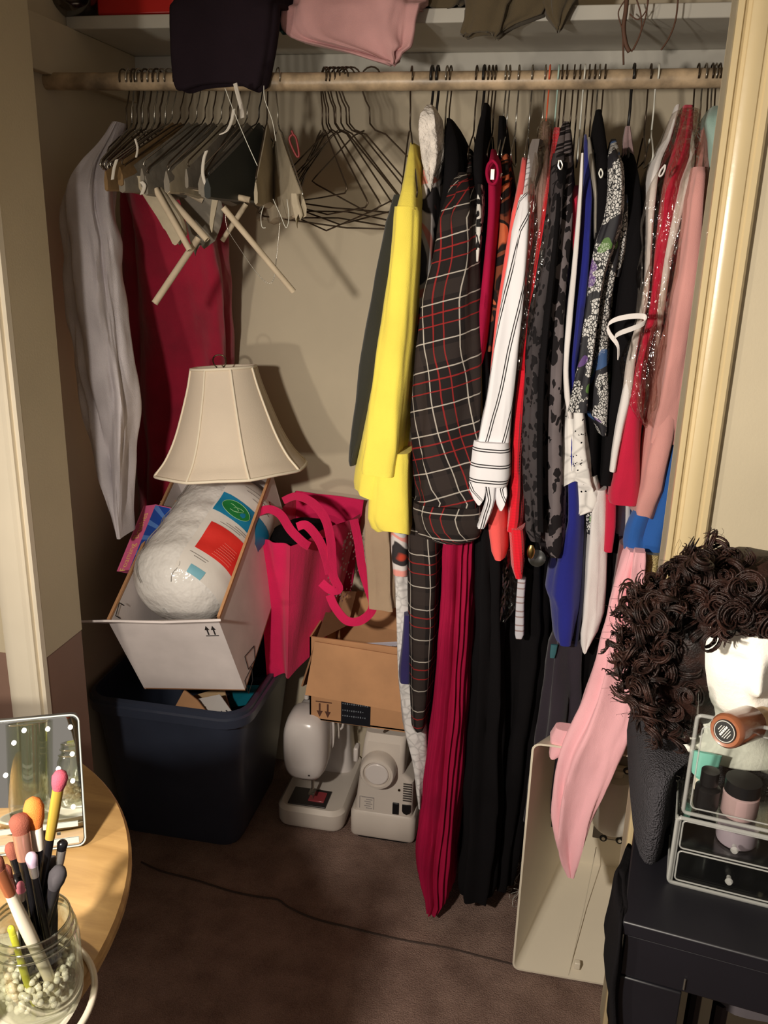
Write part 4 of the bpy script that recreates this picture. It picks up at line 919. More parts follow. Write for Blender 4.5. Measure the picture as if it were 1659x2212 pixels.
m_pale = mat('pale_green_print', (150, 200, 150), .5)
for k in range(2): b.tube([bagp(.635 + .022 * math.sin(q * .7 + k), math.radians(46 + 6 * math.cos(q * .9) + k * 5), 1.067) for q in range(7)], .0007, 4)
b.build('badge_lines', m_pale, t)
b = MB()
for i in range(7):
    s = .29 + i * .018
    b.tube([bagp(s, math.radians(a), 1.06) for a in range(46 - i, 20, -3)], .0005, 4)
b.build('print_lines', mat('pale_red_print', (240, 130, 120), .5), t)
b = MB()
for s, a0, a1 in ((.505, 56, 30), (.52, 50, 20), (.535, 40, 14), (.235, 66, 44), (.22, 60, 46), (.80, 50, 14), (.83, 54, 22), (.77, 40, 10)):
    b.tube([bagp(s, math.radians(a0 + (a1 - a0) * i / 8), 1.056) for i in range(9)], .0005, 4)
b.build('grey_print', mat('grey_print_ink', (120, 112, 108), .6), t)['kind'] = 'stuff'
patch('small_red_patch', .86, .90, 14, -4, mat('small_red_label', (206, 40, 60), .5), 1.056, 5)
patch('small_blue_patch', .12, .17, 58, 40, mat('small_blue_label', (120, 178, 196), .5), 1.05, 5)
b = MB()
for off in (0, .5):
    b.tube([bagp(.05 + .9 * i / 30, math.radians(128 + off * 8 + 4 * math.sin(i * .9)), 1.03) for i in range(31)], .0008, 4)
b.tube([bagp(.06 + .16 * i / 10, math.radians(70 + 2 * math.sin(i)), 1.03) for i in range(11)], .0009, 4)
b.build('film_seam', mat('seam_grey', (150, 144, 140), .5), t)

# pink and blue toy box wedged beside the bag
m_pinkb = mat('pink_card', (226, 104, 152), 0.45); 
def toy():
    n = NT('blue_burst_print'); uv = n.uv(); o = n.sep(uv)
    x = n.math('SUBTRACT', o[0], .95); y = n.math('SUBTRACT', o[1], .55)
    an = n.math('ARCTAN2', y, x); st = n.math('GREATER_THAN', n.math('SINE', n.math('MULTIPLY', an, 26)), .55)
    n.set(n.b.inputs['Base Color'], n.mix(st, rgb((22, 70, 160)), rgb((84, 128, 200)))); n.b.inputs['Roughness'].default_value = .35
    return n.m
a0, a1, a2 = at(252, 1234, 1.67), at(279, 1231, 1.67), at(310, 1093, 1.77)
wv, hv = a1 - a0, a2 - a0
dv2 = Vector((.075, .05, -.03))
t = thing('toy_box', 'slim pink and blue toy box standing at the left of the carton', 'box', a0)
MB().slab([a0, a1, a1 + hv, a0 + hv], .002).build('pink_spine', m_pinkb, t, smooth=False)
MB().slab([a1, a1 + dv2, a1 + dv2 + hv, a1 + hv], .002).build('printed_face', toy(), t, smooth=False)
MB().slab([a0 + dv2, a0, a0 + hv, a0 + hv + dv2], .002).build('back_face', m_pinkb, t, smooth=False)
MB().slab([a0, a0 + dv2, a1 + dv2, a1], .002).build('end_face', m_pinkb, t, smooth=False)
MB().slab([a0 + hv, a1 + hv, a1 + hv + dv2, a0 + hv + dv2], .002).build('end_face', m_pinkb, t, smooth=False)
hn = hv.normalized()
txt('lettering', 'Foaming  Brushes', .0205, mat('cream_yellow_print', (250, 206, 130), .5), t, a0 + wv * .5 + hv * .43, hn, (-wv).normalized(), .0012)
dn = dv2.normalized(); nn = dn.cross(hn)
b = MB(); c0 = a1 + dv2 * .42 + hv * .55 + nn * .0015
b.poly([c0 + dn * x + hn * y for x, y in ((-.018, .0), (-.014, .016), (0, .022), (.02, .016), (.024, 0), (.02, -.016), (0, -.02), (-.014, -.014))], .0008)
b.build('red_emblem', mat('toy_red', (206, 40, 60), .5), t, smooth=False)
b = MB()
for k in (-.008, 0, .008): b.tube([c0 + dn * (-.006) + hn * k + nn * .001, c0 + dn * .02 + hn * k * 1.1 + nn * .001], .0011, 4)
b.build('emblem_lines', mat('toy_pink_print', (240, 160, 180), .5), t)
b = MB().ell(a1 + dv2 * .4 + hv * .30 + nn * .001, (.01, .004, .006), seg=12, rows=8); b.build('tan_mark', mat('toy_tan', (190, 130, 100), .5), t)

# lampshade
m_shade = mat('ivory_shade_fabric', (232, 216, 196), 0.8, (500, 0.25, 0.001), 0.02, 8)
m_pipe = mat('ivory_piping', (246, 234, 212), 0.7)
Cb, tilt = Vector((-0.708, 1.825, 0.938)), math.radians(5)
Ms = Matrix.Rotation(-tilt, 3, 'Y') @ Matrix.Rotation(math.radians(-4), 3, 'X')
prof = [(.176, 0), (.170, .008), (.151, .030), (.134, .058), (.119, .09), (.106, .125), (.094, .160), (.083, .195), (.074, .232)]
def shp(r, h, th, k=1.0):
    ph = (th + math.radians(12)) % (math.pi / 4) - math.pi / 8
    f = math.cos(math.pi / 8) / math.cos(ph)
    f = lerp(1.0, f, .40)
    rr = r * f * k
    return Cb + Ms @ Vector((rr * math.cos(th), rr * math.sin(th), h + .002 * (1 - abs(ph) / (math.pi / 8)) * (1 if h < .02 else 0)))
t = thing('lamp_shade', 'ivory bell lampshade with piped panels perched on the filling bag', 'lampshade', Cb)
fine = [tuple(p) for p in smooth_path([(a, c, 0) for a, c in prof], 4)]
NS = 96
outr = [[shp(r, h, 2 * math.pi * k / NS) for k in range(NS)] for r, h, _ in fine]
inr = [[shp(r, h, 2 * math.pi * k / NS, .985) for k in range(NS)] for r, h, _ in reversed(fine)]
MB().loft(outr + inr + [outr[0]], True, (False, False)).build('shade', m_shade, t, angle=180)
for i in range(8):
    th = i * math.pi / 4 - math.radians(12) + math.pi / 4 * .0
    MB().tube([shp(r, h, th, 1.006) for r, h, _ in fine], .0026, 6).build('rib_piping', m_pipe, t, angle=180)
for r, h, nm in ((.176, 0, 'bottom_trim'), (.074, .232, 'top_trim')):
    MB().tube([shp(r, h, 2 * math.pi * k / NS, 1.0) for k in range(NS)], .0036, 6, closed=True).build(nm, m_pipe, t, angle=180)
m_met = mat('dark_brass', (90, 80, 62), .3, metal=.9)
ct = Cb + Ms @ Vector((0, 0, .222))
fr = MB()
for k in range(3): fr.tube([ct, Cb + Ms @ Vector((.072 * math.cos(k * 2.09 + .5), .072 * math.sin(k * 2.09 + .5), .226))], .0012, 5)
fr.tube([ct + Ms @ Vector((.006 * math.cos(q), .006 * math.sin(q), 0)) for q in [k * .524 for k in range(12)]], .0015, 5, closed=True)
fr.build('spider_frame', m_met, t, angle=180)
cl = Cb + Ms @ Vector((-.005, -.01, .242))
MB().tube([cl + Vector((.0155 * math.cos(q), .003 * math.sin(q * 2), .004 + .0155 * math.sin(q))) for q in [k * .32 - .9 for k in range(17)]], .0016, 6).build('bulb_clip', m_met, t, angle=180)

# boxes and labels in the tote
A = at(420, 1492, 1.70)
def slabp(nm, label, cat, q, tk, m):
    return tag(MB().slab(q, tk).build(nm, m, smooth=False), label, cat)
slabp('cardboard_piece', 'brown cardboard corner poking up inside the navy tote', 'cardboard', [at(372, 1530, 1.67), at(455, 1540, 1.66), at(398, 1490, 1.72)] and [at(360, 1560, 1.68), at(470, 1570, 1.66), at(425, 1512, 1.68), at(398, 1490, 1.70)], .004, m_kraft)
slabp('cardboard_piece', 'pale cardboard flap behind the address label in the tote', 'cardboard', [at(410, 1560, 1.74), at(505, 1560, 1.72), at(482, 1484, 1.76), at(405, 1506, 1.78)], .004, mat('pale_kraft', (196, 164, 124), .85))
lt = thing('address_label', 'white printed address label standing up inside the tote', 'label', at(470, 1540, 1.70))
q = [at(440, 1560, 1.69), at(508, 1548, 1.68), at(474, 1500, 1.70), at(426, 1510, 1.71)]
MB().slab(q, .002).build('paper', mat('label_paper', (206, 200, 196), .7), lt, smooth=False)
xl = (q[2] - q[1]).normalized(); yl = -(q[1] - q[0]).normalized()
n_ = (q[1] - q[0]).cross(q[3] - q[0]).normalized()
bm = MB(); rnd = random.Random(3)
for i in range(5):
    for j in range(rnd.randint(3, 5)):
        c = q[0] + (q[1] - q[0]) * (.2 + .15 * i) + (q[3] - q[0]) * (.30 + .15 * j)
        bm.box(c + n_ * .0008, (.0045, .0003, .0022 + .002 * (i % 3)), Matrix((xl, n_, yl)).transposed())
bm.build('print_marks', m_ink, lt, smooth=False)
slabp('teal_folder', 'teal plastic folder corner inside the right of the tote', 'folder', [at(490, 1530, 1.80), at(545, 1520, 1.78), at(560, 1480, 1.80), at(500, 1480, 1.84)], .003, mat('teal_plastic', (16, 104, 122), .4))

# pink tote bag
m_pink = cloth_mat('hot_pink_nonwoven', (222, 30, 92), 0.75, 0.05, 400, 0.1)
P1, P2, P3, P4 = at(556, 1165, 1.80), at(628, 1180, 1.765), at(778, 1110, 2.01), at(640, 1060, 2.03)
B1, B2, B3, B4 = at(578, 1472, 1.82), at(622, 1466, 1.79), at(724, 1330, 2.01), at(640, 1330, 2.03)
t = thing('pink_tote_bag', 'hot pink shopping tote bag with a silver dotted butterfly', 'bag', (B1 + B2 + B3 + B4) / 4)
def panel(a, b_, c, d, nm, fold=.006, push=(0, 0, 0), ny=14, nx=12, t_=.0015, sd=0):
    """sheet between four corners: a top left, b top right, c bottom right, d bottom left"""
    rows = []; n = (b_ - a).cross(d - a).normalized()
    for j in range(ny + 1):
        v = j / ny; r = []
        for i in range(nx + 1):
            u = i / nx; p = lerp(lerp(a, b_, u), lerp(d, c, u), v)
            f = fold * (noise.noise(Vector((u * 3 + sd, v * 2.2, sd * 2.1))) + .5 * math.sin(u * 7 + v * 3 + sd)) * math.sin(math.pi * min(1, max(.0, u))) 
            p += n * f + Vector(push) * math.sin(math.pi * u) * (0.4 + .6 * v)
            r.append(p)
        rows.append(r)
    m = MB(); m.loft(rows, closed=False); m.loft([[p - n * t_ for p in r] for r in rows], closed=False)
    return m.build(nm, m_pink, t, angle=180)
panel(P1, P2, B2, B1, 'gusset', .011, (0, .03, 0), 22, 16, sd=1)
panel(P2, P3, B3, B2, 'front_panel', .014, (.012, -.01, 0), 20, 20, sd=4.2)
panel(P4 + Vector((0, 0, .0)), P1, B1, B4, 'rear_panel', .01, sd=7)
P5 = at(786, 1080, 2.03)
panel(P4, P5, B3 + Vector((.02, .08, 0)), B4, 'far_panel', .008, sd=9)
pl = MB()
cen = (P1 + P2 + P3 + P4) / 4 + Vector((-.005, .01, -.045))
pl.ell(cen, (.07, .10, .04), Matrix.Rotation(-.55, 3, 'Z'), 24, 14, .25, 14)  # black lump stands in for the dark inside of the open bag
tag(pl.build('tote_mouth_shade', c_blk, angle=180), 'black lump standing for the shade inside the pink tote bag mouth', 'cloth')
def strap(pts, w=.023):
    pp = smooth_path([at(x, y, Y) for x, y, Y in pts], 6)
    path = []
    for i, p in enumerate(pp):
        a, c = pp[max(i - 1, 0)], pp[min(i + 1, len(pp) - 1)]
        tn = (c - a).normalized(); vw = (CAM - p).normalized()
        sd = tn.cross(vw)
        sd = (sd * .9 + vw * .55).normalized()
        path.append((p, sd))
    MB().ribbon(path, w, .0018).build('handle', m_pink, t, angle=60)
strap([(556, 1108, 1.81), (580, 1100, 1.80), (606, 1112, 1.79), (628, 1145, 1.78), (655, 1172, 1.78), (668, 1180, 1.785)])
strap([(612, 1082, 1.86), (640, 1072, 1.84), (675, 1086, 1.82), (702, 1120, 1.805), (714, 1165, 1.80), (717, 1210, 1.795), (720, 1245, 1.79), (732, 1272, 1.785), (714, 1274, 1.785), (694, 1258, 1.785)])
strap([(642, 1138, 1.79), (662, 1135, 1.785), (688, 1165, 1.785), (704, 1205, 1.785), (712, 1240, 1.785)])
strap([(764, 1122, 1.90), (774, 1170, 1.88), (782, 1225, 1.85), (797, 1275, 1.83), (806, 1305, 1.82), (798, 1326, 1.81), (775, 1342, 1.80), (748, 1340, 1.80), (724, 1312, 1.80), (712, 1285, 1.80)])
# butterfly of printed dots, laid on the front panel
npn = (P3 - P2).cross(B2 - P2).normalized()
if npn.dot(CAM - P2) < 0: npn = -npn
dots = [(747, 1142, 2), (742, 1149, 3), (746, 1148, 2.5), (747, 1155, 4), (739, 1157, 4), (734, 1166, 6), (731, 1174, 4), (745, 1170, 6), (738, 1179, 4), (751, 1159, 3), (756, 1161, 3), (755, 1168, 3.5), (751, 1174, 3), (759, 1175, 6), (756, 1183, 3.5), (763, 1186, 4),
        (753, 1188, 3), (760, 1192, 3), (765, 1194, 3), (757, 1198, 2.5), (761, 1199, 2.5), (752, 1203, 3), (730, 1182, 3), (735, 1187, 2.5), (730, 1192, 2), (729, 1203, 4), (731, 1212, 2.5), (736, 1214, 3), (742, 1211, 3), (726, 1222, 4), (732, 1226, 4), (738, 1231, 3), (747, 1234, 2.5), (751, 1235, 2.5), (756, 1233, 3), (762, 1228, 3.2), (766, 1221, 2.5),
        (742, 1236, 3), (744, 1243, 3), (747, 1250, 2.5), (748, 1256, 2.5), (748, 1263, 3), (746, 1269, 2.5), (743, 1275, 3), (738, 1279, 3), (734, 1283, 3), (724, 1280, 4), (716, 1283, 3), (700, 1278, 4), (704, 1240, 3), (698, 1244, 3), (702, 1250, 3), (725, 1288, 4), (728, 1294, 3), (738, 1268, 2.5)]
b = MB()
for x, y, r in dots:
    c = on_plane(x, y, P2, npn) + npn * .016
    s1 = npn.orthogonal().normalized(); s2 = npn.cross(s1); rr = r * .00095
    b.add([c] + [c + (s1 * math.cos(q * math.pi / 5) + s2 * math.sin(q * math.pi / 5)) * rr for q in range(10)], [(0, i + 1, (i + 1) % 10 + 1) for i in range(10)])
b.build('butterfly_dots', mat('silver_print', (206, 160, 164), .5), t, smooth=False)['kind'] = 'stuff'

# brown carton on the sewing machines
t = thing('brown_carton', 'open brown carton resting across the two sewing machines', 'carton', (-0.385, 1.91, 0.33))
X0, X1, Y0, Y1, Z0, Z1 = -0.515, -0.255, 1.80, 2.05, 0.322, 0.545
yawc = Matrix.Rotation(-.02, 3, 'Z')
MB().slab([(X0, Y0, Z1), (X0, Y0, Z0), (X1, Y0, Z0 - .004), (X1, Y0, Z1 - .004)], .004).build('front_panel', m_kraft, t, smooth=False)
MB().slab([(X0, Y1, Z1), (X0, Y1, Z0), (X0, Y0, Z0), (X0, Y0, Z1)], .004).build('side_panel', m_kraft, t, smooth=False)
MB().slab([(X1, Y0, Z1), (X1, Y0, Z0), (X1, Y1, Z0), (X1, Y1, Z1)], .004).build('side_panel', m_kraft, t, smooth=False)
MB().slab([(X1, Y1, Z1), (X1, Y1, Z0), (X0, Y1, Z0), (X0, Y1, Z1)], .004).build('back_panel', m_kraft, t, smooth=False)
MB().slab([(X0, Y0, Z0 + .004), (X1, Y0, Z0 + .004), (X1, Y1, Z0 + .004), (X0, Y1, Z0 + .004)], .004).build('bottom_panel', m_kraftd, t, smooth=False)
fq = [at(680, 1386, 1.785), at(659, 1501, 1.760), at(880, 1541, 1.760), at(880, 1419, 1.785)]
MB().slab(fq, .004).build('front_flap', m_kraft, t, smooth=False)
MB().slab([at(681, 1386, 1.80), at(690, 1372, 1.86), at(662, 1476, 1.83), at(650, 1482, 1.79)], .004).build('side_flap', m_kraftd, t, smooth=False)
MB().slab([at(772, 1276, 2.045), at(722, 1330, 2.02), at(880, 1368, 2.03), at(880, 1290, 2.05)], .004).build('back_flap', m_kraft, t, smooth=False)
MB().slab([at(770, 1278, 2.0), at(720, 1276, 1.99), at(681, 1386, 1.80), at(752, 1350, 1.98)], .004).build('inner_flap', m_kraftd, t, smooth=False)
arrows(t, Vector((X0 + .036, Y0, .352)), (1, 0, 0), (0, 0, 1), .034, mat('brown_ink', (84, 50, 36), .7), True)
MB().slab([(-.435, Y0 - .0015, .385), (-.435, Y0 - .0015, Z0), (-.362, Y0 - .0015, Z0), (-.362, Y0 - .0015, .385)], .001).build('black_tape', mat('black_tape', (28, 30, 36), .3), t, smooth=False)
b = MB()
for z, n_ in ((.378, 12), (.360, 10), (.345, 11)):
    for i in range(n_): b.box((-.430 + i * .0055, Y0 - .003, z), (.003, .0006, .0022 + .0012 * (i % 3)))
b.build('tape_print', mat('tape_print', (112, 118, 126), .5), t, smooth=False)
pp = thing('printed_paper', 'pale grey printed sheet lying in the brown carton', 'paper', (-.33, 1.90, .5))
q = [at(786, 1389, 1.84), at(790, 1412, 1.815), at(880, 1428, 1.815), at(880, 1385, 1.84)]
MB().slab(q, .001).build('sheet', mat('grey_printed_paper', (176, 174, 186), .7), pp, smooth=False)
b = MB(); rx = (q[3] - q[0]).normalized()
for i in range(14):
    if i in (6,): continue
    b.box(lerp(q[0], q[1], .45) + rx * (.02 + i * .0045) + Vector((0, -.001, .0012)), (.0032, .0004, .0018 + .001 * (i % 2)))
b.build('print_marks', mat('grey_ink', (90, 90, 100), .7), pp, smooth=False)

# ------------------------------------------------------------------ sewing machines
m_mach = mat('white_machine_plastic', (216, 208, 204), 0.22, None, 0.02, 6)
m_mach2 = mat('ivory_machine_plastic', (210, 200, 190), 0.3, None, 0.03, 6)
m_blackp = mat('black_plastic', (22, 22, 24), .35)
def sq(cx, cz, hx, hz, y, e=.5, n=28):
    return [Vector((cx + hx * math.copysign(abs(math.cos(2 * math.pi * k / n)) ** e, math.cos(2 * math.pi * k / n)), y, cz + hz * math.copysign(abs(math.sin(2 * math.pi * k / n)) ** e, math.sin(2 * math.pi * k / n)))) for k in range(n)]
t = thing('sewing_machine', 'white sewing machine facing out, beside the navy tote', 'sewing machine', (-.515, 1.92, 0))
rings = [rrect(-.60, -.43, 1.795, 2.065, .006, .03), rrect(-.604, -.426, 1.79, 2.07, .016, .035), rrect(-.604, -.426, 1.79, 2.07, .052, .035), rrect(-.596, -.434, 1.80, 2.065, .062, .03)]
MB().loft(rings).build('base', m_mach2, t, angle=40)
hd = [(1.765, .245, .028, .045), (1.772, .245, .045, .075), (1.785, .243, .053, .088), (1.81, .243, .056, .094), (1.845, .246, .056, .092), (1.855, .252, .054, .082)]
MB().loft([sq(-.526, cz, hx, hz, y, .62) for y, cz, hx, hz in hd]).build('head', m_mach, t, angle=60)
arm = [(1.853, .262, .051, .068), (1.90, .270, .048, .058), (1.96, .272, .047, .05), (2.0, .270, .05, .05), (2.05, .26, .05, .05)]
MB().loft([sq(-.516, cz, hx, hz, y, .5) for y, cz, hx, hz in arm]).build('arm', m_mach, t, angle=60)
pil = [(.058, .065, .055), (.10, .058, .045), (.16, .054, .04), (.22, .054, .042), (.27, .052, .045)]
MB().loft([[Vector((-.510 + a * math.copysign(abs(math.cos(q)) ** .5, math.cos(q)), 2.02 + c * math.copysign(abs(math.sin(q)) ** .5, math.sin(q)), z)) for q in [2 * math.pi * k / 28 for k in range(28)]] for z, a, c in pil]).build('pillar', m_mach, t, angle=60)
MB().box((-.525, 1.84, .0645), (.10, .07, .004)).build('needle_plate', mat('dark_steel', (70, 66, 66), .35, metal=.6), t, bevel=.001)
MB().box((-.505, 1.842, .068), (.042, .04, .004)).build('bobbin_cover', mat('clear_red_plastic', (150, 60, 66), .2), t, bevel=.001)
nb = MB(); nb.tube([(-.515, 1.83, .165), (-.515, 1.83, .10)], .004, 8); nb.box((-.515, 1.828, .092), (.016, .024, .004)); nb.tube([(-.515, 1.83, .10), (-.515, 1.83, .07)], .0012, 6)
nb.build('needle_bar', m_wiresil, t)
sl = MB()
for dx in (0, .006): sl.tube(smooth_path([(-.512 + dx * .3, 1.858 + dx, .345), (-.490, 1.860 + dx, .338), (-.468, 1.862 + dx, .315), (-.458, 1.864 + dx, .28), (-.456, 1.866 + dx, .235)], 4), .0022, 6)
sl.build('thread_guide', m_mach2, t, angle=180)
MB().tube([(-.456, 1.875, .255), (-.450, 1.875, .262), (-.446, 1.88, .285)], .003, 6).build('tension_lever', m_mach, t)
MB().tube([(-.54, 1.86, .342), (-.54, 1.86, .352)], .006, 8).build('guide_knob', m_mach, t)
MB().tube([(-.507, 1.7655, .185), (-.507, 1.7635, .183)], .002, 6).build('head_mark', m_ink, t)
txt('maker_name', 'brother', .022, mat('dark_grey_print', (80, 76, 80), .5), t, (-.4595, 1.925, .278), (0, 1, -.02), (-.12, 0, 1), .003)

t = thing('sewing_machine', 'ivory sewing machine with handwheel facing out, by the crimson skirt', 'sewing machine', (-.323, 1.92, 0))
xc = -.323
MB().loft([rrect(xc - .075, xc + .075, 1.80, 2.05, 0.0, .02), rrect(xc - .075, xc + .075, 1.80, 2.05, .014, .02)]).build('feet_and_gap_shade', m_blackp, t)  # one black slab for the feet and the shadowed gap under the base
MB().loft([rrect(xc - .080, xc + .080, 1.79, 2.065, .012, .012), rrect(xc - .083, xc + .083, 1.785, 2.07, .020, .016), rrect(xc - .083, xc + .083, 1.785, 2.07, .078, .016), rrect(xc - .078, xc + .079, 1.79, 2.065, .086, .012)]).build('base', m_mach2, t, angle=35)
def body(z): # right side steps in above the vents
    f = min(1, max(0, (z - .19) / .012)); return xc - .072 + .02 * max(0, (z - .1) / .2), xc + .074 - .024 * f
lev = [.084, .10, .14, .185, .195, .205, .25, .285, .296, .300]
MB().loft([rrect(*body(z), 1.790 + .02 * max(0, (z - .28) / .02) , 2.05 - .02 * (z > .29), z, .014) for z in lev]).build('body', m_mach2, t, angle=35)
MB().loft([rrect(xc - .05, xc + .045, 1.83, 2.04, .299, .01), rrect(xc - .05, xc + .045, 1.83, 2.04, .306, .01)]).build('top_tray', m_mach, t, angle=35)
wx, wz = -.334, .222
My = Matrix.Rotation(math.radians(90), 3, 'X')
MB().lathe([(.030, -.004), (.043, -.002), (.0445, .006), (.043, .030), (.040, .035), (.034, .036), (.032, .031), (.0315, .029)], (wx, 1.788, wz), 40, My).build('handwheel', m_mach2, t, angle=35)
MB().lathe([(.0285, .026), (.0285, .034), (.026, .036), (0.001, .0355)], (wx, 1.788, wz), 32, My).build('wheel_hub', m_mach, t, angle=35)
v = MB()
for i in range(8): v.box((-.263, 1.7885, .182 - i * .0068), (.020, .003, .0022))
v.build('vent_slots', mat('vent_dark', (70, 64, 60), .7), t, smooth=False)
MB().box((-.290, 1.788, .108), (.016, .005, .032)).build('power_switch', m_blackp, t, bevel=.001)
MB().poly([(-.274, 1.787, .122), (-.274, 1.787, .104), (-.271, 1.787, .098), (-.263, 1.787, .094), (-.256, 1.787, .098), (-.253, 1.787, .104), (-.253, 1.787, .122)], .004).build('power_socket', m_blackp, t)
MB().tube([(-.283, 1.789, .163), (-.283, 1.786, .163)], .003, 8).build('screw', m_met, t)
lb = MB()
for i in range(6): lb.box((-.362 + .004 * (i % 2), 1.7888, .128 - i * .0062), (.016 if i else .03, .001, .0016))
for q in ((-.382, .112, .001, .034), (-.346, .112, .001, .034), (-.364, .129, .036, .001)): lb.box((q[0], 1.7888, q[1]), (q[2], .0008, q[3]))
lb.build('rating_label', mat('faint_grey_print', (150, 144, 142), .6), t, smooth=False)
sp = MB()
sp.tube([(-.352, 1.85, .305), (-.352, 1.85, .335)], .003, 8); sp.tube([(-.352, 1.85, .308), (-.352, 1.85, .312)], .011, 12)
sp.tube([(-.325, 1.83, .303), (-.31, 1.82, .312), (-.318, 1.81, .318)], .0035, 6); sp.tube([(-.33, 1.815, .303), (-.322, 1.81, .316)], .003, 6)
sp.build('bobbin_winder', mat('bronze_parts', (80, 64, 50), .4, metal=.4), t)
MB().box((xc - .078, 1.83, .225), (.012, .03, .04)).build('reverse_lever', m_mach, t, bevel=.004)

# ------------------------------------------------------------------ white hard case, right
m_case = mat('white_case_plastic', (226, 216, 196), 0.42, None, 0.02, 5)
t = thing('hard_case', 'open white hard plastic case lid standing on end beside the casing', 'case', (.19, 1.6, 0))
fx0, fx1, fz0, fz1 = .022, .37, .006, .549
bx0, bx1, bz0, bz1 = .118, .30, .075, .470
Yf_, Yb_ = 1.456, 1.735
def rxz(x0, x1, z0, z1, y, r, n=4):
    return [Vector((p.x, y, p.y)) for p in rrect(x0, x1, z0, z1, 0, r, n)]
w = .004
MB().loft([rxz(fx0, fx1, fz0, fz1, Yf_, .016), rxz(bx0, bx1, bz0, bz1, Yb_, .03), rxz(bx0 + w, bx1 - w, bz0 + w, bz1 - w, Yb_ - w, .028), rxz(fx0 + w, fx1 - w, fz0 + w, fz1 - w, Yf_, .013), rxz(fx0, fx1, fz0, fz1, Yf_, .016)], True, (False, False)).build('shell', m_case, t, angle=30)
MB().loft([rxz(bx0, bx1, bz0, bz1, Yb_, .03), rxz(bx0, bx1, bz0, bz1, Yb_ - w, .03)]).build('back_panel', m_case, t, angle=30)
MB().box((.20, 1.50, .003), (.30, .02, .006)).build('edge_foot', m_case, t, bevel=.001)
g = MB(); g.tube([at(1288, 1830, 1.70), at(1262, 1960, 1.60), at(1228, 2108, 1.46)], .001, 4); g.build('mould_line', mat('mould_line', (190, 180, 160), .5), t)
MB().box(at(1246, 2090, 1.475) + Vector((0, 0, .008)), (.012, .012, .016)).build('latch_clip', m_white, t, bevel=.002)
# canister held in the case
t = thing('white_canister', 'white plastic canister clipped inside the open hard case', 'canister', at(1320, 1790, 1.64))
c0, c1 = at(1322, 1786, 1.64), at(1334, 1676, 1.64)
dz = (c1 - c0).normalized(); s1 = dz.orthogonal().normalized(); Mc = Matrix((dz.cross(s1).cross(dz), dz.cross(s1), dz)).transposed()
Lc = (c1 - c0).length
MB().lathe([(.02, 0), (.036, .001), (.042, .008), (.043, .03), (.043, Lc - .03), (.041, Lc - .008), (.034, Lc), (.02, Lc + .001)], c0, 32, Mc).build('body', mat('canister_white', (240, 236, 226), .35), t, angle=40)
for k, base in ((-1, c0), (1, c1)):
    q = MB(); q.lathe([(.012, 0), (.012, k * .012), (.016, k * .013), (.016, k * .02)], base, 16, Mc); q.box(base + dz * k * .022 + Vector((0, -.004, 0)), (.034, .01, .006)); q.build('neck_fork', m_white, t, angle=40)
    for dx in (-.017, .017):
        p = base + dz * k * .026 + Vector((dx, -.012, -.003 * k))
        r = MB(); r.tube([p + Vector((.0062 * math.cos(q_), 0, .0062 * math.sin(q_))) for q_ in [a * .524 for a in range(12)]], .0024, 6, closed=True); r.build('black_ring', m_blackp, t, angle=180)
        MB().tube([p + Vector((0, .004, 0)), p + Vector((0, -.003, 0))], .004, 10).build('ring_pin', m_white, t)
    MB().box(base + dz * k * .024 + Vector((.005, .012, 0)), (.085, .004, .036)).build('grey_strap', mat('grey_strap', (140, 134, 126), .6), t, bevel=.001)

# wisps of thread on the carpet by the case
t = thing('thread_wisps', 'pale wispy thread tangle on the carpet by the hard case', 'thread', atz(1105, 1900, 0)); t['category'] = 'thread'
rnd = random.Random(5); b = MB()
for i in range(16):
    c = atz(rnd.uniform(1090, 1122), rnd.uniform(1870, 1950), .01) + Vector((0, 0, rnd.uniform(0, .04)))
    a0_ = rnd.uniform(0, 6)
    b.tube(smooth_path([c + Vector((.03 * math.cos(a0_ + q * .7) * q / 5, .02 * math.sin(a0_ + q), .012 * math.sin(q * 1.1 + i))) for q in range(6)], 3), .0005, 4)
b.build('wisp', m_wirewhite, t, angle=180)
# ------------------------------------------------------------------ foreground left: round table, mirror, brush jar
TZ = 0.74
m_table = wood_mat('golden_oak', (166, 128, 78), (208, 168, 110), (3, 14, 30), .5)
t = thing('round_table', 'round golden wood table with a mirror and brush jar at the left', 'table', (-.788, .614, 0))
MB().lathe([(.36, TZ - .022), (.379, TZ - .020), (.3826, TZ - .012), (.3826, TZ - .005), (.379, TZ), (.02, TZ)], (-.788, .614, 0), 96).build('table_top', m_table, t, angle=30)
MB().lathe([(.20, 0), (.20, .015), (.05, .035), (.032, .08), (.032, TZ - .022)], (-.788, .614, 0), 32).build('pedestal', m_table, t, angle=35)

def mirror_mat():
    n = NT('mirror_glass'); n.b.inputs['Base Color'].default_value = (.86, .88, .87, 1); n.b.inputs['Metallic'].default_value = 1; n.b.inputs['Roughness'].default_value = .02
    return n.m
MR, ML, MT, MBt = 0.0, -.27, TZ + .166, TZ + .004
mt = thing('vanity_mirror', 'frameless lighted vanity mirror standing behind the brush jar', 'mirror', (-.62, .74, TZ))
Mm = Matrix.Rotation(math.radians(24.7), 3, 'Z') @ Matrix.Rotation(math.radians(-13), 3, 'X')
mo = Vector((-.5055, .786, TZ))
def mp(x, z, d=0): return mo + Mm @ Vector((x, d, z - TZ))
rr_ = [(p.x, p.y) for p in rrect(ML, MR, MBt, MT, 0, .009, 4)]
MB().loft([[mp(x, z, .010) for x, z in rr_], [mp(x, z, 0) for x, z in rr_]]).build('body', mat('grey_mirror_back', (70, 70, 70), .4), mt, angle=30)
rr2 = [(p.x, p.y) for p in rrect(ML + .002, MR - .002, MBt + .002, MT - .002, 0, .008, 4)]
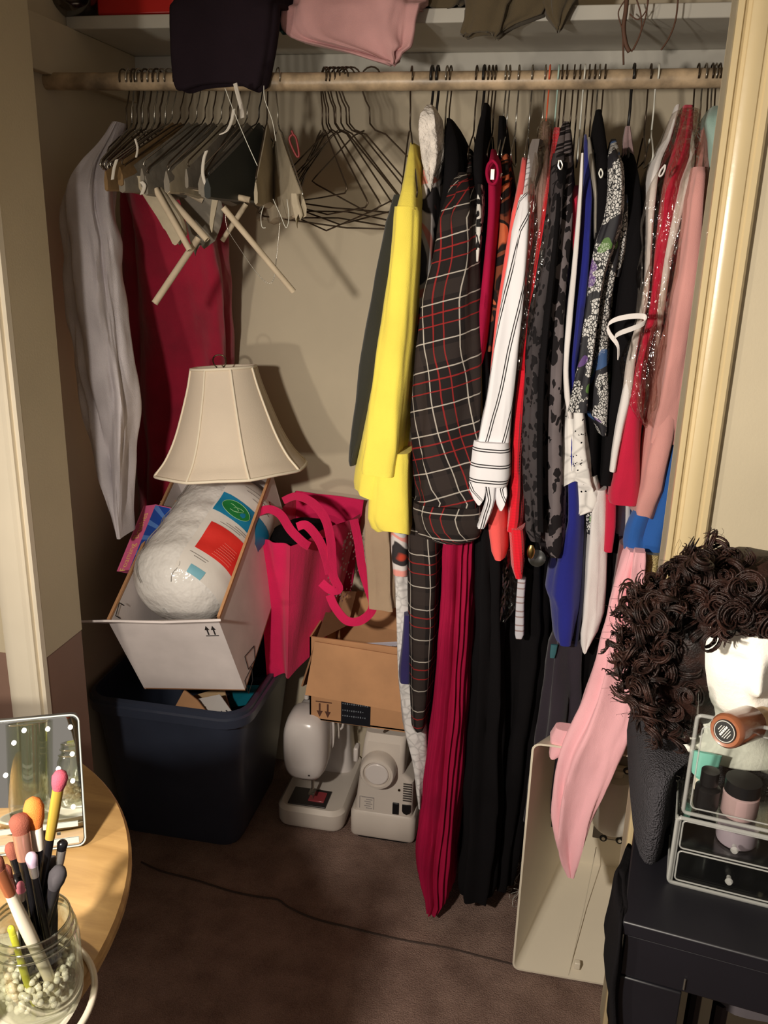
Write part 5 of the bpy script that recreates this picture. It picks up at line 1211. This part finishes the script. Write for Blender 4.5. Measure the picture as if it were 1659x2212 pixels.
MB().loft([[mp(x, z, 0) for x, z in rr2], [mp(x, z, -.001) for x, z in rr2]], True, (False, True)).build('mirror_glass', mirror_mat(), mt, angle=20)
MB().tube([mp(x, z, -.0005) for x, z in rr_], .0011, 5, closed=True).build('bevel_edge', mat('glass_edge', (196, 204, 198), .15), mt, angle=180)
m_fro = mat('frosted_strip', (186, 190, 182), .5, emit=((220, 225, 210), .12))
for z in (.752, .772): MB().box(mp(-.125, z, -.0018), (.235, .0008, .007 if z < .76 else .006), Mm).build('frosted_strip', m_fro, mt)
b = MB()
for i in range(9): b.box(mp(-.03 - i * .006, .762, -.0016), (.004, .0008, .003), Mm)
b.build('strip_print', mat('mirror_print', (60, 62, 60), .4), mt, smooth=False)
m_led = mat('led_dot', (255, 255, 250), .4, emit=((255, 250, 235), 1.6))
nm_ = Mm @ Vector((0, -1, 0))
for x, y in ((52, 1578), (103, 1575), (152, 1571), (156, 1629), (157, 1687), (158, 1743), (126, 1661), (30, 1605), (12, 1675)):
    c = on_plane(x, y, mp(0, TZ, -.0016), nm_)
    MB().tube([c, c + nm_ * .0008], .0027, 14).build('led_dot', m_led, mt, angle=40)
MB().box(mp(-.13, TZ, .05) + Vector((0, 0, .004)), (.12, .08, .008), Matrix.Rotation(math.radians(24.7), 3, 'Z')).build('stand_foot', m_blackp, mt, bevel=.002)
MB().tube([mp(-.13, TZ + .01, .07), mp(-.13, TZ + .05, .03), mp(-.13, TZ + .09, .012)], .007, 8).build('stand_arm', m_blackp, mt)

# tray and jar of brushes
m_tray = mat('white_enamel', (226, 220, 200), .25)
jc = atz(88, 2150, TZ); jc = Vector((-.430, .570, TZ))
tc = Vector((-.470, .560, TZ))
tray = MB().lathe([(.02, .002), (.062, .002), (.070, .005), (.0745, .011), (.077, .012), (.079, .010), (.076, .004), (.068, .0), (.02, 0)], tc, 64).build('tray', m_tray, angle=50)
tag(tray, 'round white tray under the brush jar on the wooden table', 'tray')
wc = MB().tube([tc + Vector((.0885 * math.cos(q), .0885 * math.sin(q), .0035)) for q in [k * math.pi / 40 - 1.2 for k in range(50)]], .0034, 8)
tag(wc.build('white_cable', m_white, angle=180), 'white cable curling round the white tray at the table edge', 'cable')
m_glass = clear_mat('jar_glass', (250, 251, 247), .04, .05, .6)
jz = Vector((jc.x, jc.y, TZ + .013)); JR, JH = .041, .092
jar = thing('glass_jar', 'clear glass canning jar holding makeup brushes on the white tray', 'jar', jz)
MB().lathe([(.002, .003), (JR - .006, .003), (JR - .001, .008), (JR, .018), (JR, JH - .026), (JR - .003, JH - .018), (JR - .006, JH - .013), (JR - .0055, JH), (JR - .008, JH), (JR - .008, JH - .012), (JR - .003, JH - .026), (JR - .003, .02), (JR - .006, .008), (.002, .007)], jz, 48, None, (False, False)).build('glass', m_glass, jar, angle=50)
rm = MB()
for z, r in ((JH, JR - .0065), (JH - .008, JR - .0045), (JH - .016, JR - .0025)): rm.tube([jz + Vector((r * math.cos(q * .131), r * math.sin(q * .131), z)) for q in range(48)], .0011, 5, closed=True)
rm.build('rim_threads', clear_mat('rim_glass', (235, 238, 225), .05, .35, .6), jar, angle=180)
rnd = random.Random(9); beads = MB()
for i in range(320):
    a, r, z = rnd.uniform(0, 6.28), (JR - .0075) * math.sqrt(rnd.random()), .010 + .030 * rnd.random()
    beads.ell(jz + Vector((r * math.cos(a), r * math.sin(a), z)), (.0034,) * 3, seg=8, rows=5)
bd = beads.build('glass_beads', mat('white_beads', (250, 246, 228), .15, spec=.8), angle=180); tag(bd, 'white glass beads filling the bottom of the brush jar', 'beads'); bd['kind'] = 'stuff'
m_hb = mat('black_lacquer', (20, 19, 22), .25); m_gold = mat('gold_ferrule', (226, 190, 84), .25, metal=.6); m_sil = mat('silver_ferrule', (206, 200, 196), .2, metal=.8)
m_rose = mat('rose_ferrule', (214, 160, 140), .25, metal=.7)
def brush(label, tip, base, Yt, hc, hw, hl, fer, fl, hm, hr=.0036, fr=.0042, two=None):
    """tip px -> bristle head; base px -> handle end inside the jar"""
    T = at(*tip, Yt); Bp = jz + Vector((base[0], base[1], base[2])); d = (T - Bp).normalized(); Lx = (T - Bp).length
    t = thing('makeup_brush', label, 'brush', Bp, 'makeup brushes in the glass jar')
    def seg(nm, rs, m):
        MB().tube([Bp + d * s for s, r in rs], [r for s, r in rs], 14).build(nm, m, t, angle=60)
    seg('handle', [(0, hr * .6), (.01, hr), (Lx * .5, hr * 1.15), (Lx - hl - fl, fr * .85)], hm)
    seg('ferrule', [(Lx - hl - fl, fr * .9), (Lx - hl - fl * .6, fr), (Lx - hl, fr * 1.05)], fer)
    seg('bristles', [(Lx - hl, fr), (Lx - hl * .7, hw), (Lx - hl * .35, hw * 1.08), (Lx - hl * .1, hw * .75), (Lx, hw * .2)], hc)
    if two: seg('bristle_base', [(Lx - hl * 1.01, fr * 1.06), (Lx - hl * .7, hw * 1.03), (Lx - hl * .45, hw * 1.08)], two)
m_bo = mat('orange_bristle', (222, 124, 52), .9, (900, .6, .001)); m_bp = mat('pink_bristle', (178, 74, 92), .9, (900, .6, .001)); m_bb = mat('brown_bristle', (136, 74, 58), .9, (900, .6, .001)); m_bw = mat('white_bristle', (238, 228, 214), .9)
brush('makeup brush with an orange and white flat tip', (70, 1722), (.008, .010, .012), .605, m_bo, .0088, .030, m_bw, .022, m_hb, fr=.006)
brush('makeup brush with a dusty pink dome tip and gold ferrule', (132, 1664), (-.012, -.004, .012), .60, m_bp, .0066, .019, m_gold, .050, m_hb, fr=.0048)
brush('makeup brush with a brown round tip and rose ferrule', (40, 1758), (.012, -.008, .012), .59, m_bb, .0088, .018, m_rose, .026, m_hb, fr=.0075)
brush('thick copper and white handled brush leaning across the jar front', (-14, 1852), (.022, -.006, .016), .535, m_bb, .006, .014, mat('copper_ferrule', (196, 120, 84), .3, metal=.6), .030, mat('pearl_handle', (238, 228, 206), .25), hr=.0052, fr=.0055)
brush('black brush leaning furthest right in the jar', (136, 1815), (-.004, .012, .012), .60, m_hb, .0046, .010, m_sil, .016, m_hb)
brush('black brush with a pale violet tip near the jar centre', (66, 1842), (.015, .004, .012), .57, mat('violet_bristle', (190, 168, 190), .9), .005, .014, m_sil, .012, m_hb)
brush('dark brush with a rounded plum tip behind the orange one', (88, 1795), (0, .006, .012), .61, mat('plum_bristle', (84, 56, 62), .9), .007, .018, m_hb, .02, m_hb, hr=.005)
brush('short brush with a small pink end and silver ring', (44, 1905), (-.006, -.012, .012), .555, mat('rosy_tip', (206, 120, 140), .6), .0032, .010, m_sil, .010, m_hb)
brush('slim black brush with a copper ferrule at the jar left', (8, 1870), (.010, .0, .012), .56, m_bb, .005, .014, m_rose, .024, m_hb)
brush('yellow green pencil brush sunk low in the jar', (22, 2000), (.006, -.018, .010), .545, mat('lime_handle', (196, 196, 60), .4), .003, .01, mat('lime_handle', (196, 196, 60), .4), .02, mat('lime_handle', (196, 196, 60), .4), hr=.003, fr=.003)
brush('brown brush half hidden left of the orange tip', (20, 1820), (.004, .014, .012), .60, m_bb, .0055, .016, m_hb, .02, m_hb)
m_dkh = mat('charcoal_lacquer', (40, 38, 42), .3)
for lab_, tp_, bs_, Y_, m_ in (('dark brush second from the right in the jar', (112, 1850), (.004, .016, .012), .60, mat('ash_bristle', (90, 84, 86), .9)), ('charcoal brush with a wide black head behind the violet tip', (60, 1800), (-.010, .014, .012), .62, m_hb), ('charcoal brush with a smoky head low in the jar right', (130, 1872), (-.014, .002, .012), .585, mat('smoke_bristle', (70, 66, 70), .9)), ('charcoal brush crossing behind the pearl handled one', (30, 1890), (.018, .010, .012), .58, m_hb)):
    brush(lab_, tp_, bs_, Y_, m_, .0075, .024, m_dkh, .02, m_dkh, hr=.0048, fr=.0055)
gl = thing('drinking_glass', 'clear drinking glass cut off by the left edge of the photo', 'glass', (-.492, .505, TZ + .012))
MB().lathe([(.002, .004), (.026, .004), (.030, .0), (.031, .01), (.033, .125), (.0315, .125), (.0295, .012), (.002, .009)], (-.492, .506, TZ + .012), 40, None, (False, False)).build('glass_wall', clear_mat('tumbler_glass', (238, 240, 226), .04, .10, .8), gl, angle=50)
MB().tube([Vector((-.492 + .0323 * math.cos(q * .157), .506 + .0323 * math.sin(q * .157), TZ + .137)) for q in range(40)], .0012, 5, closed=True).build('rim', MATS['rim_glass'], gl, angle=180)

# ------------------------------------------------------------------ foreground right: black desk, organizer, wig head
YW = math.radians(-8.5)
MD = Matrix.Rotation(YW, 3, 'Z')
d0 = atz(1345, 1990, TZ)                    # front left corner of the desk top
def dp(x, y, z): return d0 + MD @ Vector((x, y, z - TZ))
m_desk = mat('black_desk', (20, 19, 25), .42, (60, .06, .001), .1, 10)
t = thing('black_desk', 'black desk under the organizer at the right', 'desk', dp(.3, .25, 0) * 1)
def bx(nm, x0, x1, y0, y1, z0, z1, m, bv=.002):
    return MB().box(dp((x0 + x1) / 2, (y0 + y1) / 2, (z0 + z1) / 2), (x1 - x0, y1 - y0, z1 - z0), MD).build(nm, m, t, bevel=bv)
bx('top_panel', 0, .75, 0, .46, TZ - .018, TZ, m_desk)
bx('drawer_front', .004, .75, .006, .022, .662, TZ - .021, m_desk)
bx('leg', .004, .072, .006, .44, 0, .660, m_desk)
bx('leg', .68, .746, .006, .44, 0, .660, m_desk)
MB().tube([dp(.073, .004, .668), dp(.073, .004, .682)], .0012, 6).build('drawer_pull', m_wiresil, t)
gsp = MB().loft([[Vector((p.x, p.y, p.z)) for p in rrect(.27, .40, .93, 1.02, z, .03)] for z in (.50, .52, .60, .615)])
# grey rounded thing on a stool under the desk
st = thing('grey_stool', 'grey rounded stool tucked under the black desk', 'stool', (.335, .98, 0))
MB().loft([rrect(.262, .41, .90, 1.05, z, .04) for z in (.545, .56, .585)] + [rrect(.275, .397, .913, 1.037, .597, .03)]).build('seat', mat('grey_fabric', (86, 80, 84), .9), st, angle=60)
for x in (.275, .395):
    for y in (.915, 1.035): MB().tube([(x, y, 0), (x, y, .55)], .01, 8).build('leg', m_desk, st)
# black cloth hanging at the desk's left edge
m_blkw = cloth_mat('black_wool', (17, 15, 17), .95, .15, 300, 0, .1)
tag(cloth([(1880, 1360, 1372, .905, .05), (1940, 1346, 1362, .85, .06), (1990, 1336, 1352, .81, .08), (2040, 1333, 1346, .80, .10), (2090, 1323, 1344), (2140, 1313, 1340), (2190, 1319, 1336), (2260, 1324, 1338), (2330, 1318, 1334)], amp=.004, k=5, seg=50).build('black_shawl', m_blkw, angle=180),
    'black woollen cloth hanging in waves down the desk side', 'cloth')
# knitted black block carrying the head
def boucle():
    n = NT('black_boucle'); v = n.obj()
    n.b.inputs['Base Color'].default_value = rgb((62, 60, 64)); n.b.inputs['Roughness'].default_value = .95; n.b.inputs['Specular IOR Level'].default_value = .15
    n.bump(n.vor(v, 420), 1.0, .003); return n.m
KZ = .858
def chaikin(p, k=2):
    for _ in range(k):
        p = [q for i in range(len(p)) for q in (p[i] * .75 + p[(i + 1) % len(p)] * .25, p[i] * .25 + p[(i + 1) % len(p)] * .75)]
    return p
plan = [Vector(q + (0,)) for q in ((.147, .912), (.176, .905), (.196, 1.022), (.30, 1.004), (.60, .965), (.62, 1.25), (.40, 1.27), (.16, 1.26), (.15, 1.10))]
kc = Vector((.30, 1.10, 0)); kb = MB(); rings = []
for ins, h in ((.004, 0), (0, .01), (-.001, .05), (.0, .09), (.004, KZ - TZ - .02), (.010, KZ - TZ - .007), (.022, KZ - TZ - .001), (.05, KZ - TZ)):
    rings.append([p + (kc - p).normalized() * ins + Vector((.004 * math.sin(h * 30), 0, TZ + h)) for p in chaikin(plan)])
tag(kb.loft(rings).build('knit_box', boucle(), angle=70), 'black knit covered box on the desk beneath the foam head', 'box')

# foam head
m_foam = mat('white_foam', (240, 236, 226), .8, (260, .35, .002), .02, 40)
HX, HY, HZ = .260, 1.012, KZ
HS = .905
headp = [(0, .074, .062, 0), (.012, .070, .06, 0), (.03, .052, .05, 0), (.055, .042, .048, -.004), (.075, .044, .056, -.010), (.088, .050, .068, -.014), (.105, .058, .076, -.012), (.13, .066, .082, -.008), (.155, .071, .088, -.004), (.18, .074, .093, 0), (.205, .072, .092, 0), (.23, .062, .080, .002), (.248, .046, .06, .002), (.258, .026, .034, .002), (.262, .006, .008, .002)]
fp = smooth_path([(a, b_, c) for a, b_, c, d in headp], 4); fo = smooth_path([(d, 0, 0) for a, b_, c, d in headp], 4)
TW = math.radians(-4)
def face(z, th):
    """relief of the face: th measured from straight ahead"""
    g = lambda zz, tt, sz, st: math.exp(-((z - zz) / sz) ** 2 - ((th - tt) / st) ** 2)
    r = .020 * g(.138, 0, .012, .13) + .014 * g(.155, 0, .018, .10) + .006 * g(.172, 0, .012, .11)
    r += -.008 * (g(.165, .38, .011, .17) + g(.165, -.38, .011, .17)) + .003 * (g(.164, .38, .006, .1) + g(.164, -.38, .006, .1))
    r += .004 * (g(.181, .34, .006, .25) + g(.181, -.34, .006, .25))
    r += .0055 * g(.1135, 0, .0035, .26) + .006 * g(.1065, 0, .0035, .22) - .003 * g(.110, 0, .0015, .26)
    r += .006 * g(.090, 0, .009, .25) + .004 * (g(.138, .65, .018, .25) + g(.138, -.65, .018, .25))
    return r
rings = []
for (z, a, c), o in zip([tuple(p) for p in fp], [p.x for p in fo]):
    ring = []
    for k in range(96):
        q = 2 * math.pi * k / 96; th = (q - 1.5 * math.pi + math.pi) % (2 * math.pi) - math.pi
        v = Vector((a * math.cos(q), c * math.sin(q) + o, 0)); v += v.normalized() * face(z, th)
        v = Matrix.Rotation(TW, 3, 'Z') @ v
        ring.append(Vector((HX, HY, HZ)) + (v + Vector((0, 0, z))) * HS)
    rings.append(ring)
hd_ = thing('foam_head', 'white foam wig head with moulded face beside the door casing', 'mannequin head', (HX, HY, HZ))
MB().loft(rings).build('head', m_foam, hd_, angle=180)

# wig: cap and curls
def hair():
    n = NT('dark_brown_hair'); v = n.obj()
    n.set(n.b.inputs['Base Color'], n.ramp(n.noise(v, 40, 3), [(.35, rgb((22, 13, 11))), (.75, rgb((58, 34, 27)))]))
    n.b.inputs['Roughness'].default_value = .5; n.b.inputs['Specular IOR Level'].default_value = .3
    wv = n.noise(n.obj((1, 1, 1)), 420, 2)
    n.bump(wv, .5, .002); return n.m
m_hair = hair()
wig = thing('curly_wig', 'dark brown curly wig worn by the white foam head', 'wig', (HX, HY, HZ + .1))
cap = []
for z in [.10 + i * .01 for i in range(17)] + [.264, .268]:
    i = min(range(len(fp)), key=lambda j: abs(fp[j].x - min(z, .262))); a, c = fp[i].y, fp[i].z
    ring = []
    for k in range(48):
        q = 2 * math.pi * k / 48; th = (q - 1.5 * math.pi + math.pi) % (2 * math.pi) - math.pi
        ff = 1.10 if (abs(th) > 1.0 or z > .20) else .90
        if z > .262: ff *= .5
        ring.append(Vector((HX, HY, HZ)) + Vector((a * ff * math.cos(q) + .002 * math.cos(q), c * ff * math.sin(q), z)) * HS)
    cap.append(ring)
MB().loft(cap).build('cap', m_hair, wig, angle=180)
rnd = random.Random(21)
def curl(b, root, dirn, rad, turns, length, thick, strands=7):
    """a lock: fine strands wound loosely together and tapering at the tip"""
    dirn = dirn.normalized(); s1 = dirn.orthogonal().normalized(); s2 = dirn.cross(s1); ph = rnd.uniform(0, 6.28); sgn = rnd.choice((-1, 1))
    for k in range(strands):
        n = int(9 * turns) + 5; path = []; rs = []
        off, dr, dp_, tn = rnd.gauss(0, .0034), rnd.gauss(0, .0026), rnd.gauss(0, .16), turns * rnd.uniform(.86, 1.12)
        for i in range(n + 1):
            u = i / n; a = ph + dp_ + sgn * u * tn * 2 * math.pi
            rk = max(.002, rad * (.45 + .55 * math.sin(u * 2.5)) + dr * (.4 + u))
            path.append(root + dirn * (u * length + off * (1 - .5 * u)) + (s1 * math.cos(a) + s2 * math.sin(a)) * rk)
            rs.append(thick * (.35 + .65 * math.sin(math.pi * min(1, u * .9 + .1))))
        b.tube(path, rs, 5)
HCc = Vector((HX, HY, HZ))
def shell(az, el, k):
    """point on the wig outline: az from straight ahead (negative = left), el height 0..1"""
    z = (.03 + .24 * el) * HS
    a = (.082 + .030 * math.sin(min(1, el * 1.15) * 3.1) + (.022 if az < 0 else .01)) * k
    if el > .72: a *= math.sqrt(max(0.03, 1 - ((el - .72) / .30) ** 2))
    return HCc + Vector((math.sin(az) * a, -math.cos(az) * a * .95, z))
def off_face(p):
    x, y = proj(p); return not (x > 1500 and y > 1372)
groups = {'left_curls': MB(), 'top_curls': MB(), 'fringe_curls': MB(), 'right_curls': MB()}
under = MB()
under.ell(HCc + Vector((-.060, .012, .115)), (.052, .060, .095), seg=24, rows=16, amp=.2, fs=20)
under.ell(HCc + Vector((0, .02, .19)), (.088, .075, .058), seg=24, rows=16, amp=.15, fs=20)
under.build('under_hair', m_hair, wig, angle=180)['kind'] = 'stuff'
for i in range(620):
    az = rnd.uniform(-2.6, 2.2); el = rnd.random() ** .8
    if abs(az) < 1.0 and el < .76: continue
    p = shell(az, el, rnd.uniform(.80, 1.10))
    if az < .5 and not off_face(p): continue
    o_ = (p - (HCc + Vector((0, 0, .12)))).normalized()
    d = Vector((0, 0, -.5)) + o_ * rnd.uniform(.1, .9) + Vector((rnd.uniform(-.8, .8), rnd.uniform(-.8, .8), rnd.uniform(-.4, .5)))
    nm = 'top_curls' if el > .78 else ('left_curls' if az < 0 else 'right_curls')
    curl(groups[nm], p, d, rnd.uniform(.006, .012), rnd.uniform(.7, 1.35), rnd.uniform(.016, .034), rnd.uniform(.0011, .0017))
for x, y in ((1540, 1338), (1562, 1360), (1590, 1330), (1615, 1332), (1640, 1336), (1655, 1340), (1530, 1375), (1600, 1300), (1560, 1300), (1640, 1290), (1580, 1270), (1690, 1345), (1720, 1350), (1530, 1320), (1550, 1275), (1620, 1265), (1700, 1300), (1570, 1320), (1610, 1315), (1650, 1310)):
    p = at(x, y, HY - .09)
    curl(groups['fringe_curls'], p, Vector((rnd.uniform(-.5, .5), rnd.uniform(-.9, -.3), rnd.uniform(-.3, .3))), rnd.uniform(.010, .014), rnd.uniform(.9, 1.3), rnd.uniform(.004, .012), .0013, 8)
for x, y in ((1384, 1480), (1380, 1425), (1408, 1310), (1440, 1262), (1402, 1370), (1392, 1520), (1404, 1555), (1456, 1300), (1478, 1245), (1506, 1205), (1430, 1340), (1420, 1400), (1440, 1450), (1430, 1520), (1455, 1560), (1480, 1500), (1460, 1400), (1480, 1340), (1500, 1270), (1490, 1440), (1492, 1560), (1470, 1585), (1440, 1585), (1495, 1380), (1500, 1500), (1410, 1440), (1410, 1490), (1460, 1480), (1450, 1530)):
    p = at(x + 8, y, HY - .035 + rnd.uniform(-.04, .03))
    curl(groups['left_curls'], p, Vector((rnd.uniform(-.8, .1), rnd.uniform(-.8, .2), rnd.uniform(-.6, .3))), rnd.uniform(.008, .013), rnd.uniform(.9, 1.4), rnd.uniform(.012, .024), rnd.uniform(.0012, .0018), 9)
for nm, b in groups.items():
    o = b.build(nm, m_hair, wig, angle=180); o['kind'] = 'stuff'
fly = MB()
for i in range(170):
    az = rnd.uniform(-2.6, 1.2); el = rnd.uniform(.05, 1)
    p = shell(az, el, 1.08)
    if not off_face(p) or (abs(az) < 1.0 and el < .8): continue
    o_ = (p - HCc - Vector((0, 0, .15))).normalized(); a0_ = rnd.uniform(0, 6)
    fly.tube(smooth_path([p + o_ * (.007 * q) + Vector((.007 * math.sin(a0_ + q), .007 * math.cos(a0_ + q * 1.3), .006 * math.sin(q + a0_))) for q in range(5)], 3), .0002, 3)
fw = fly.build('flyaway_hairs', m_hair, wig, angle=180); fw['kind'] = 'stuff'

# clear drawer organizer
m_acr = clear_mat('clear_acrylic', (252, 253, 252), .05, .02, .22)
m_acre = mat('acrylic_edge_light', (186, 186, 182), .18, spec=.7); m_acre.node_tree.nodes['Principled BSDF'].inputs['Alpha'].default_value = .42  # whitish edge colour stands in for light caught by the acrylic
o0 = atz(1440, 1905, TZ)
def op(x, y, z): return o0 + MD @ Vector((x, y, z))
org = thing('acrylic_organizer', 'clear acrylic makeup organizer with drawers on the black desk', 'organizer', op(.12, .07, 0))
W_, D_, H1, H2 = .245, .078, .092, .222
def panel_(nm, x0, x1, y0, y1, z0, z1, m=None):
    return MB().box(op((x0 + x1) / 2, (y0 + y1) / 2, (z0 + z1) / 2), (x1 - x0, y1 - y0, z1 - z0), MD).build(nm, m or m_acr, org, bevel=.0008)
tk = .003
panel_('base_panel', 0, W_, 0, D_, 0, tk); panel_('side_panel', 0, tk, 0, D_, tk, H1); panel_('side_panel', W_ - tk, W_, 0, D_, tk, H1); panel_('back_panel', 0, W_, D_ - tk, D_, tk, H1); panel_('middle_panel', 0, W_, 0, D_, H1 - tk, H1)
panel_('upper_base', .004, W_ - .004, .004, D_, H1 + .001, H1 + .004); panel_('upper_side', .004, .007, .004, D_, H1 + .004, H2); panel_('upper_side', W_ - .007, W_ - .004, .004, D_, H1 + .004, H2); panel_('upper_back', .007, W_ - .007, D_ - tk, D_, H1 + .004, H2)
panel_('upper_front', .007, W_ - .007, .004, .007, H1 + .004, H2 - .002); panel_('divider', .088, .091, .007, D_ - tk, H1 + .004, H2 - .03)
def frame_(nm, x0, x1, z0, z1, y, r=.0022, rad=.005):
    pts = [op(p.x, y, p.y) for p in rrect(x0, x1, z0, z1, 0, rad, 4)]
    return MB().tube(pts, r, 6, closed=True).build(nm, m_acre, org, angle=180)
frame_('front_rim', .0015, W_ - .0015, .0015, H1 - .0015, .0, .0026)
frame_('upper_rim', .006, W_ - .006, H1 + .004, H2, .004, .0024)
frame_('upper_inner_rim', .013, W_ - .012, H1 + .012, H2 - .012, .004, .0010, .006)
for x in (.001, .005): MB().tube([op(x, .002, .002), op(x, .002, H1)], .0013, 6).build('side_rim', m_acre, org)
for z in (.008, H1 - .004): MB().tube([op(.0, .0, z), op(.0, D_, z)], .0012, 6).build('side_rim', m_acre, org)
for nm, x0, x1, z0, z1 in (('drawer', .008, .122, .050, .087), ('drawer', .126, W_ - .006, .062, .087), ('drawer', .126, W_ - .006, .034, .059), ('drawer', .008, .122, .006, .046), ('drawer', .126, W_ - .006, .006, .031)):
    dr = panel_(nm, x0, x1, .002, .005, z0, z1)
    dd = MB(); 
    for a, c, e, f, g_, h_ in ((x0, x1, .005, D_ - .01, z0, z0 + .002), (x0, x0 + .002, .005, D_ - .01, z0, z1 - .004), (x1 - .002, x1, .005, D_ - .01, z0, z1 - .004)):
        dd.box(op((a + c) / 2, (e + f) / 2, (g_ + h_) / 2), (c - a, f - e, h_ - g_), MD)
    q = dd.build('drawer_tray', m_acr, dr); q['kind'] = 'stuff'
    MB().tube([op(p.x, .001, p.y) for p in rrect(x0, x1, z0, z1, 0, .004, 3)], .0011, 5, closed=True).build('drawer_edge', m_acre, dr, angle=180)
    MB().lathe([(.0, 0), (.0025, .0), (.003, .005), (.0045, .008), (.003, .011), (.0, .0115)], op((x0 + x1) / 2, .002, (z0 + z1) / 2), 12, MD @ Matrix.Rotation(math.radians(90), 3, 'X')).build('drawer_knob', m_acre, dr, angle=50)
# things standing in the organizer
def bottle(nm, label, cat, x, y, z, parts):
    t = thing(nm, label, cat, op(x, y, z))
    for pn, prof_, m in parts: MB().lathe(prof_, op(x, y, z), 24).build(pn, m, t, angle=40)
    return t
zt = H1 + .0045
bottle('dark_bottle', 'black bottle standing in the organizer front row', 'bottle', .030, .024, zt, [('body', [(.002, 0), (.013, 0), (.014, .003), (.014, .026), (.008, .030)], m_blackp), ('cap', [(.008, .030), (.010, .031), (.010, .048), (.002, .049)], m_blackp)])
tq = thing('mint_tube', 'mint green squeeze tube standing in the organizer', 'tube', op(.026, .060, zt))
MB().loft([[op(.026 + a * math.cos(q), .060 + c * math.sin(q), zt + z) for q in [k * math.pi / 10 for k in range(20)]] for z, a, c in ((.0, .010, .010), (.018, .010, .010), (.020, .014, .011), (.048, .017, .002))]).build('tube_body', mat('mint_plastic', (128, 196, 180), .4), tq, angle=50)
MB().tube([op(.026, .060, zt), op(.026, .060, zt + .016)], .0105, 16).build('tube_cap', m_white, tq)
bottle('pink_jar', 'pale pinkish jar with a black lid in the organizer', 'jar', .066, .026, zt, [('jar_body', [(.002, 0), (.019, 0), (.020, .002), (.020, .026), (.018, .028)], mat('pinkish_glass', (168, 140, 140), .2)), ('lid', [(.018, .028), (.0195, .029), (.0195, .044), (.002, .045)], m_blackp)])
bottle('brown_compact', 'brown round compact standing in the organizer right row', 'compact', .130, .030, zt, [('body', [(.002, 0), (.022, 0), (.024, .004), (.024, .02), (.002, .022)], mat('dark_brown_gloss', (60, 36, 32), .25))])
bottle('orange_bottle', 'orange brown foundation bottle behind the compact', 'bottle', .150, .060, zt, [('body', [(.002, 0), (.016, 0), (.017, .003), (.017, .07), (.01, .075)], mat('orange_foundation', (186, 96, 56), .3)), ('cap', [(.01, .075), (.012, .076), (.012, .1), (.002, .101)], m_blackp)])
cpl = thing('powder_pot', 'lilac grey powder pot seen through the organizer drawer', 'pot', op(.070, .038, .052))
MB().lathe([(.002, 0), (.022, 0), (.023, .003), (.023, .022), (.002, .023)], op(.070, .038, .053), 24).build('pot', mat('lilac_plastic', (150, 136, 146), .3), cpl, angle=40)
wb = thing('white_box', 'glossy white box standing at the organizer right, cut by photo edge', 'box', op(.20, .05, H2))
MB().box(op(.163, .018, .190), (.05, .026, .060), MD @ Matrix.Rotation(.12, 3, 'Y')).build('carton', mat('white_gloss_card', (250, 248, 244), .2), wb, bevel=.001)
# foundation bottle lying on top
fa, fb = at(1566, 1580, .853), at(1636, 1556, .905)
dz = (fb - fa).normalized(); s1 = dz.orthogonal().normalized(); s2 = dz.cross(s1); Mf = Matrix((s1, s2, dz)).transposed()
fo_ = thing('foundation_bottle', 'caramel foundation bottle lying on the organizer with round black label', 'bottle', fa)
m_found = mat('foundation_glass', (142, 86, 58), .25, coat=.5)
MB().lathe([(.001, .0008), (.014, .0005), (.0165, 0), (.0185, .003), (.0190, .008), (.0190, .052), (.016, .058), (.011, .061)], fa, 40, Mf).build('glass_body', m_found, fo_, angle=40)
MB().lathe([(.011, .061), (.013, .061), (.013, .085), (.001, .086)], fa, 28, Mf).build('cap', mat('beige_cap', (196, 160, 116), .4), fo_, angle=40)
MB().lathe([(.001, -.0012), (.0125, -.0012), (.0128, .0006)], fa, 36, Mf).build('round_label', m_blackp, fo_, angle=30)
lb = MB(); lb.tube([fa - dz * .0014 + (s1 * math.cos(q * .2094) + s2 * math.sin(q * .2094)) * .0112 for q in range(30)], .0004, 4, closed=True)
xr = Vector((.55, 0, .83)); xr = (xr - dz * xr.dot(dz)).normalized(); yr = dz.cross(xr)
for i, (o_, l_, w_) in enumerate(((-.006, .007, .0007), (-.0035, .010, .0008), (-.001, .0135, .0022), (.002, .014, .0008), (.0042, .012, .0008), (.0065, .007, .0007))):
    nseg = 5
    for k in range(nseg):
        c = fa - dz * .0015 + yr * o_ + xr * (l_ * ((k + .5) / nseg - .5)); lb.box(c, (l_ / nseg * .8, w_, .0003), Matrix((xr, yr, dz)).transposed())
lb.build('label_print', mat('label_white_print', (220, 216, 208), .5), fo_, smooth=False)
ew = MB().tube(smooth_path([at(x, y, .99) for x, y in ((1452, 1677), (1462, 1676), (1470, 1680), (1464, 1686), (1456, 1684), (1466, 1690))], 4), .0008, 5)
tag(ew.build('hair_pin', m_wiresil, angle=180), 'small bright hair pin stuck in the black knit box', 'pin')
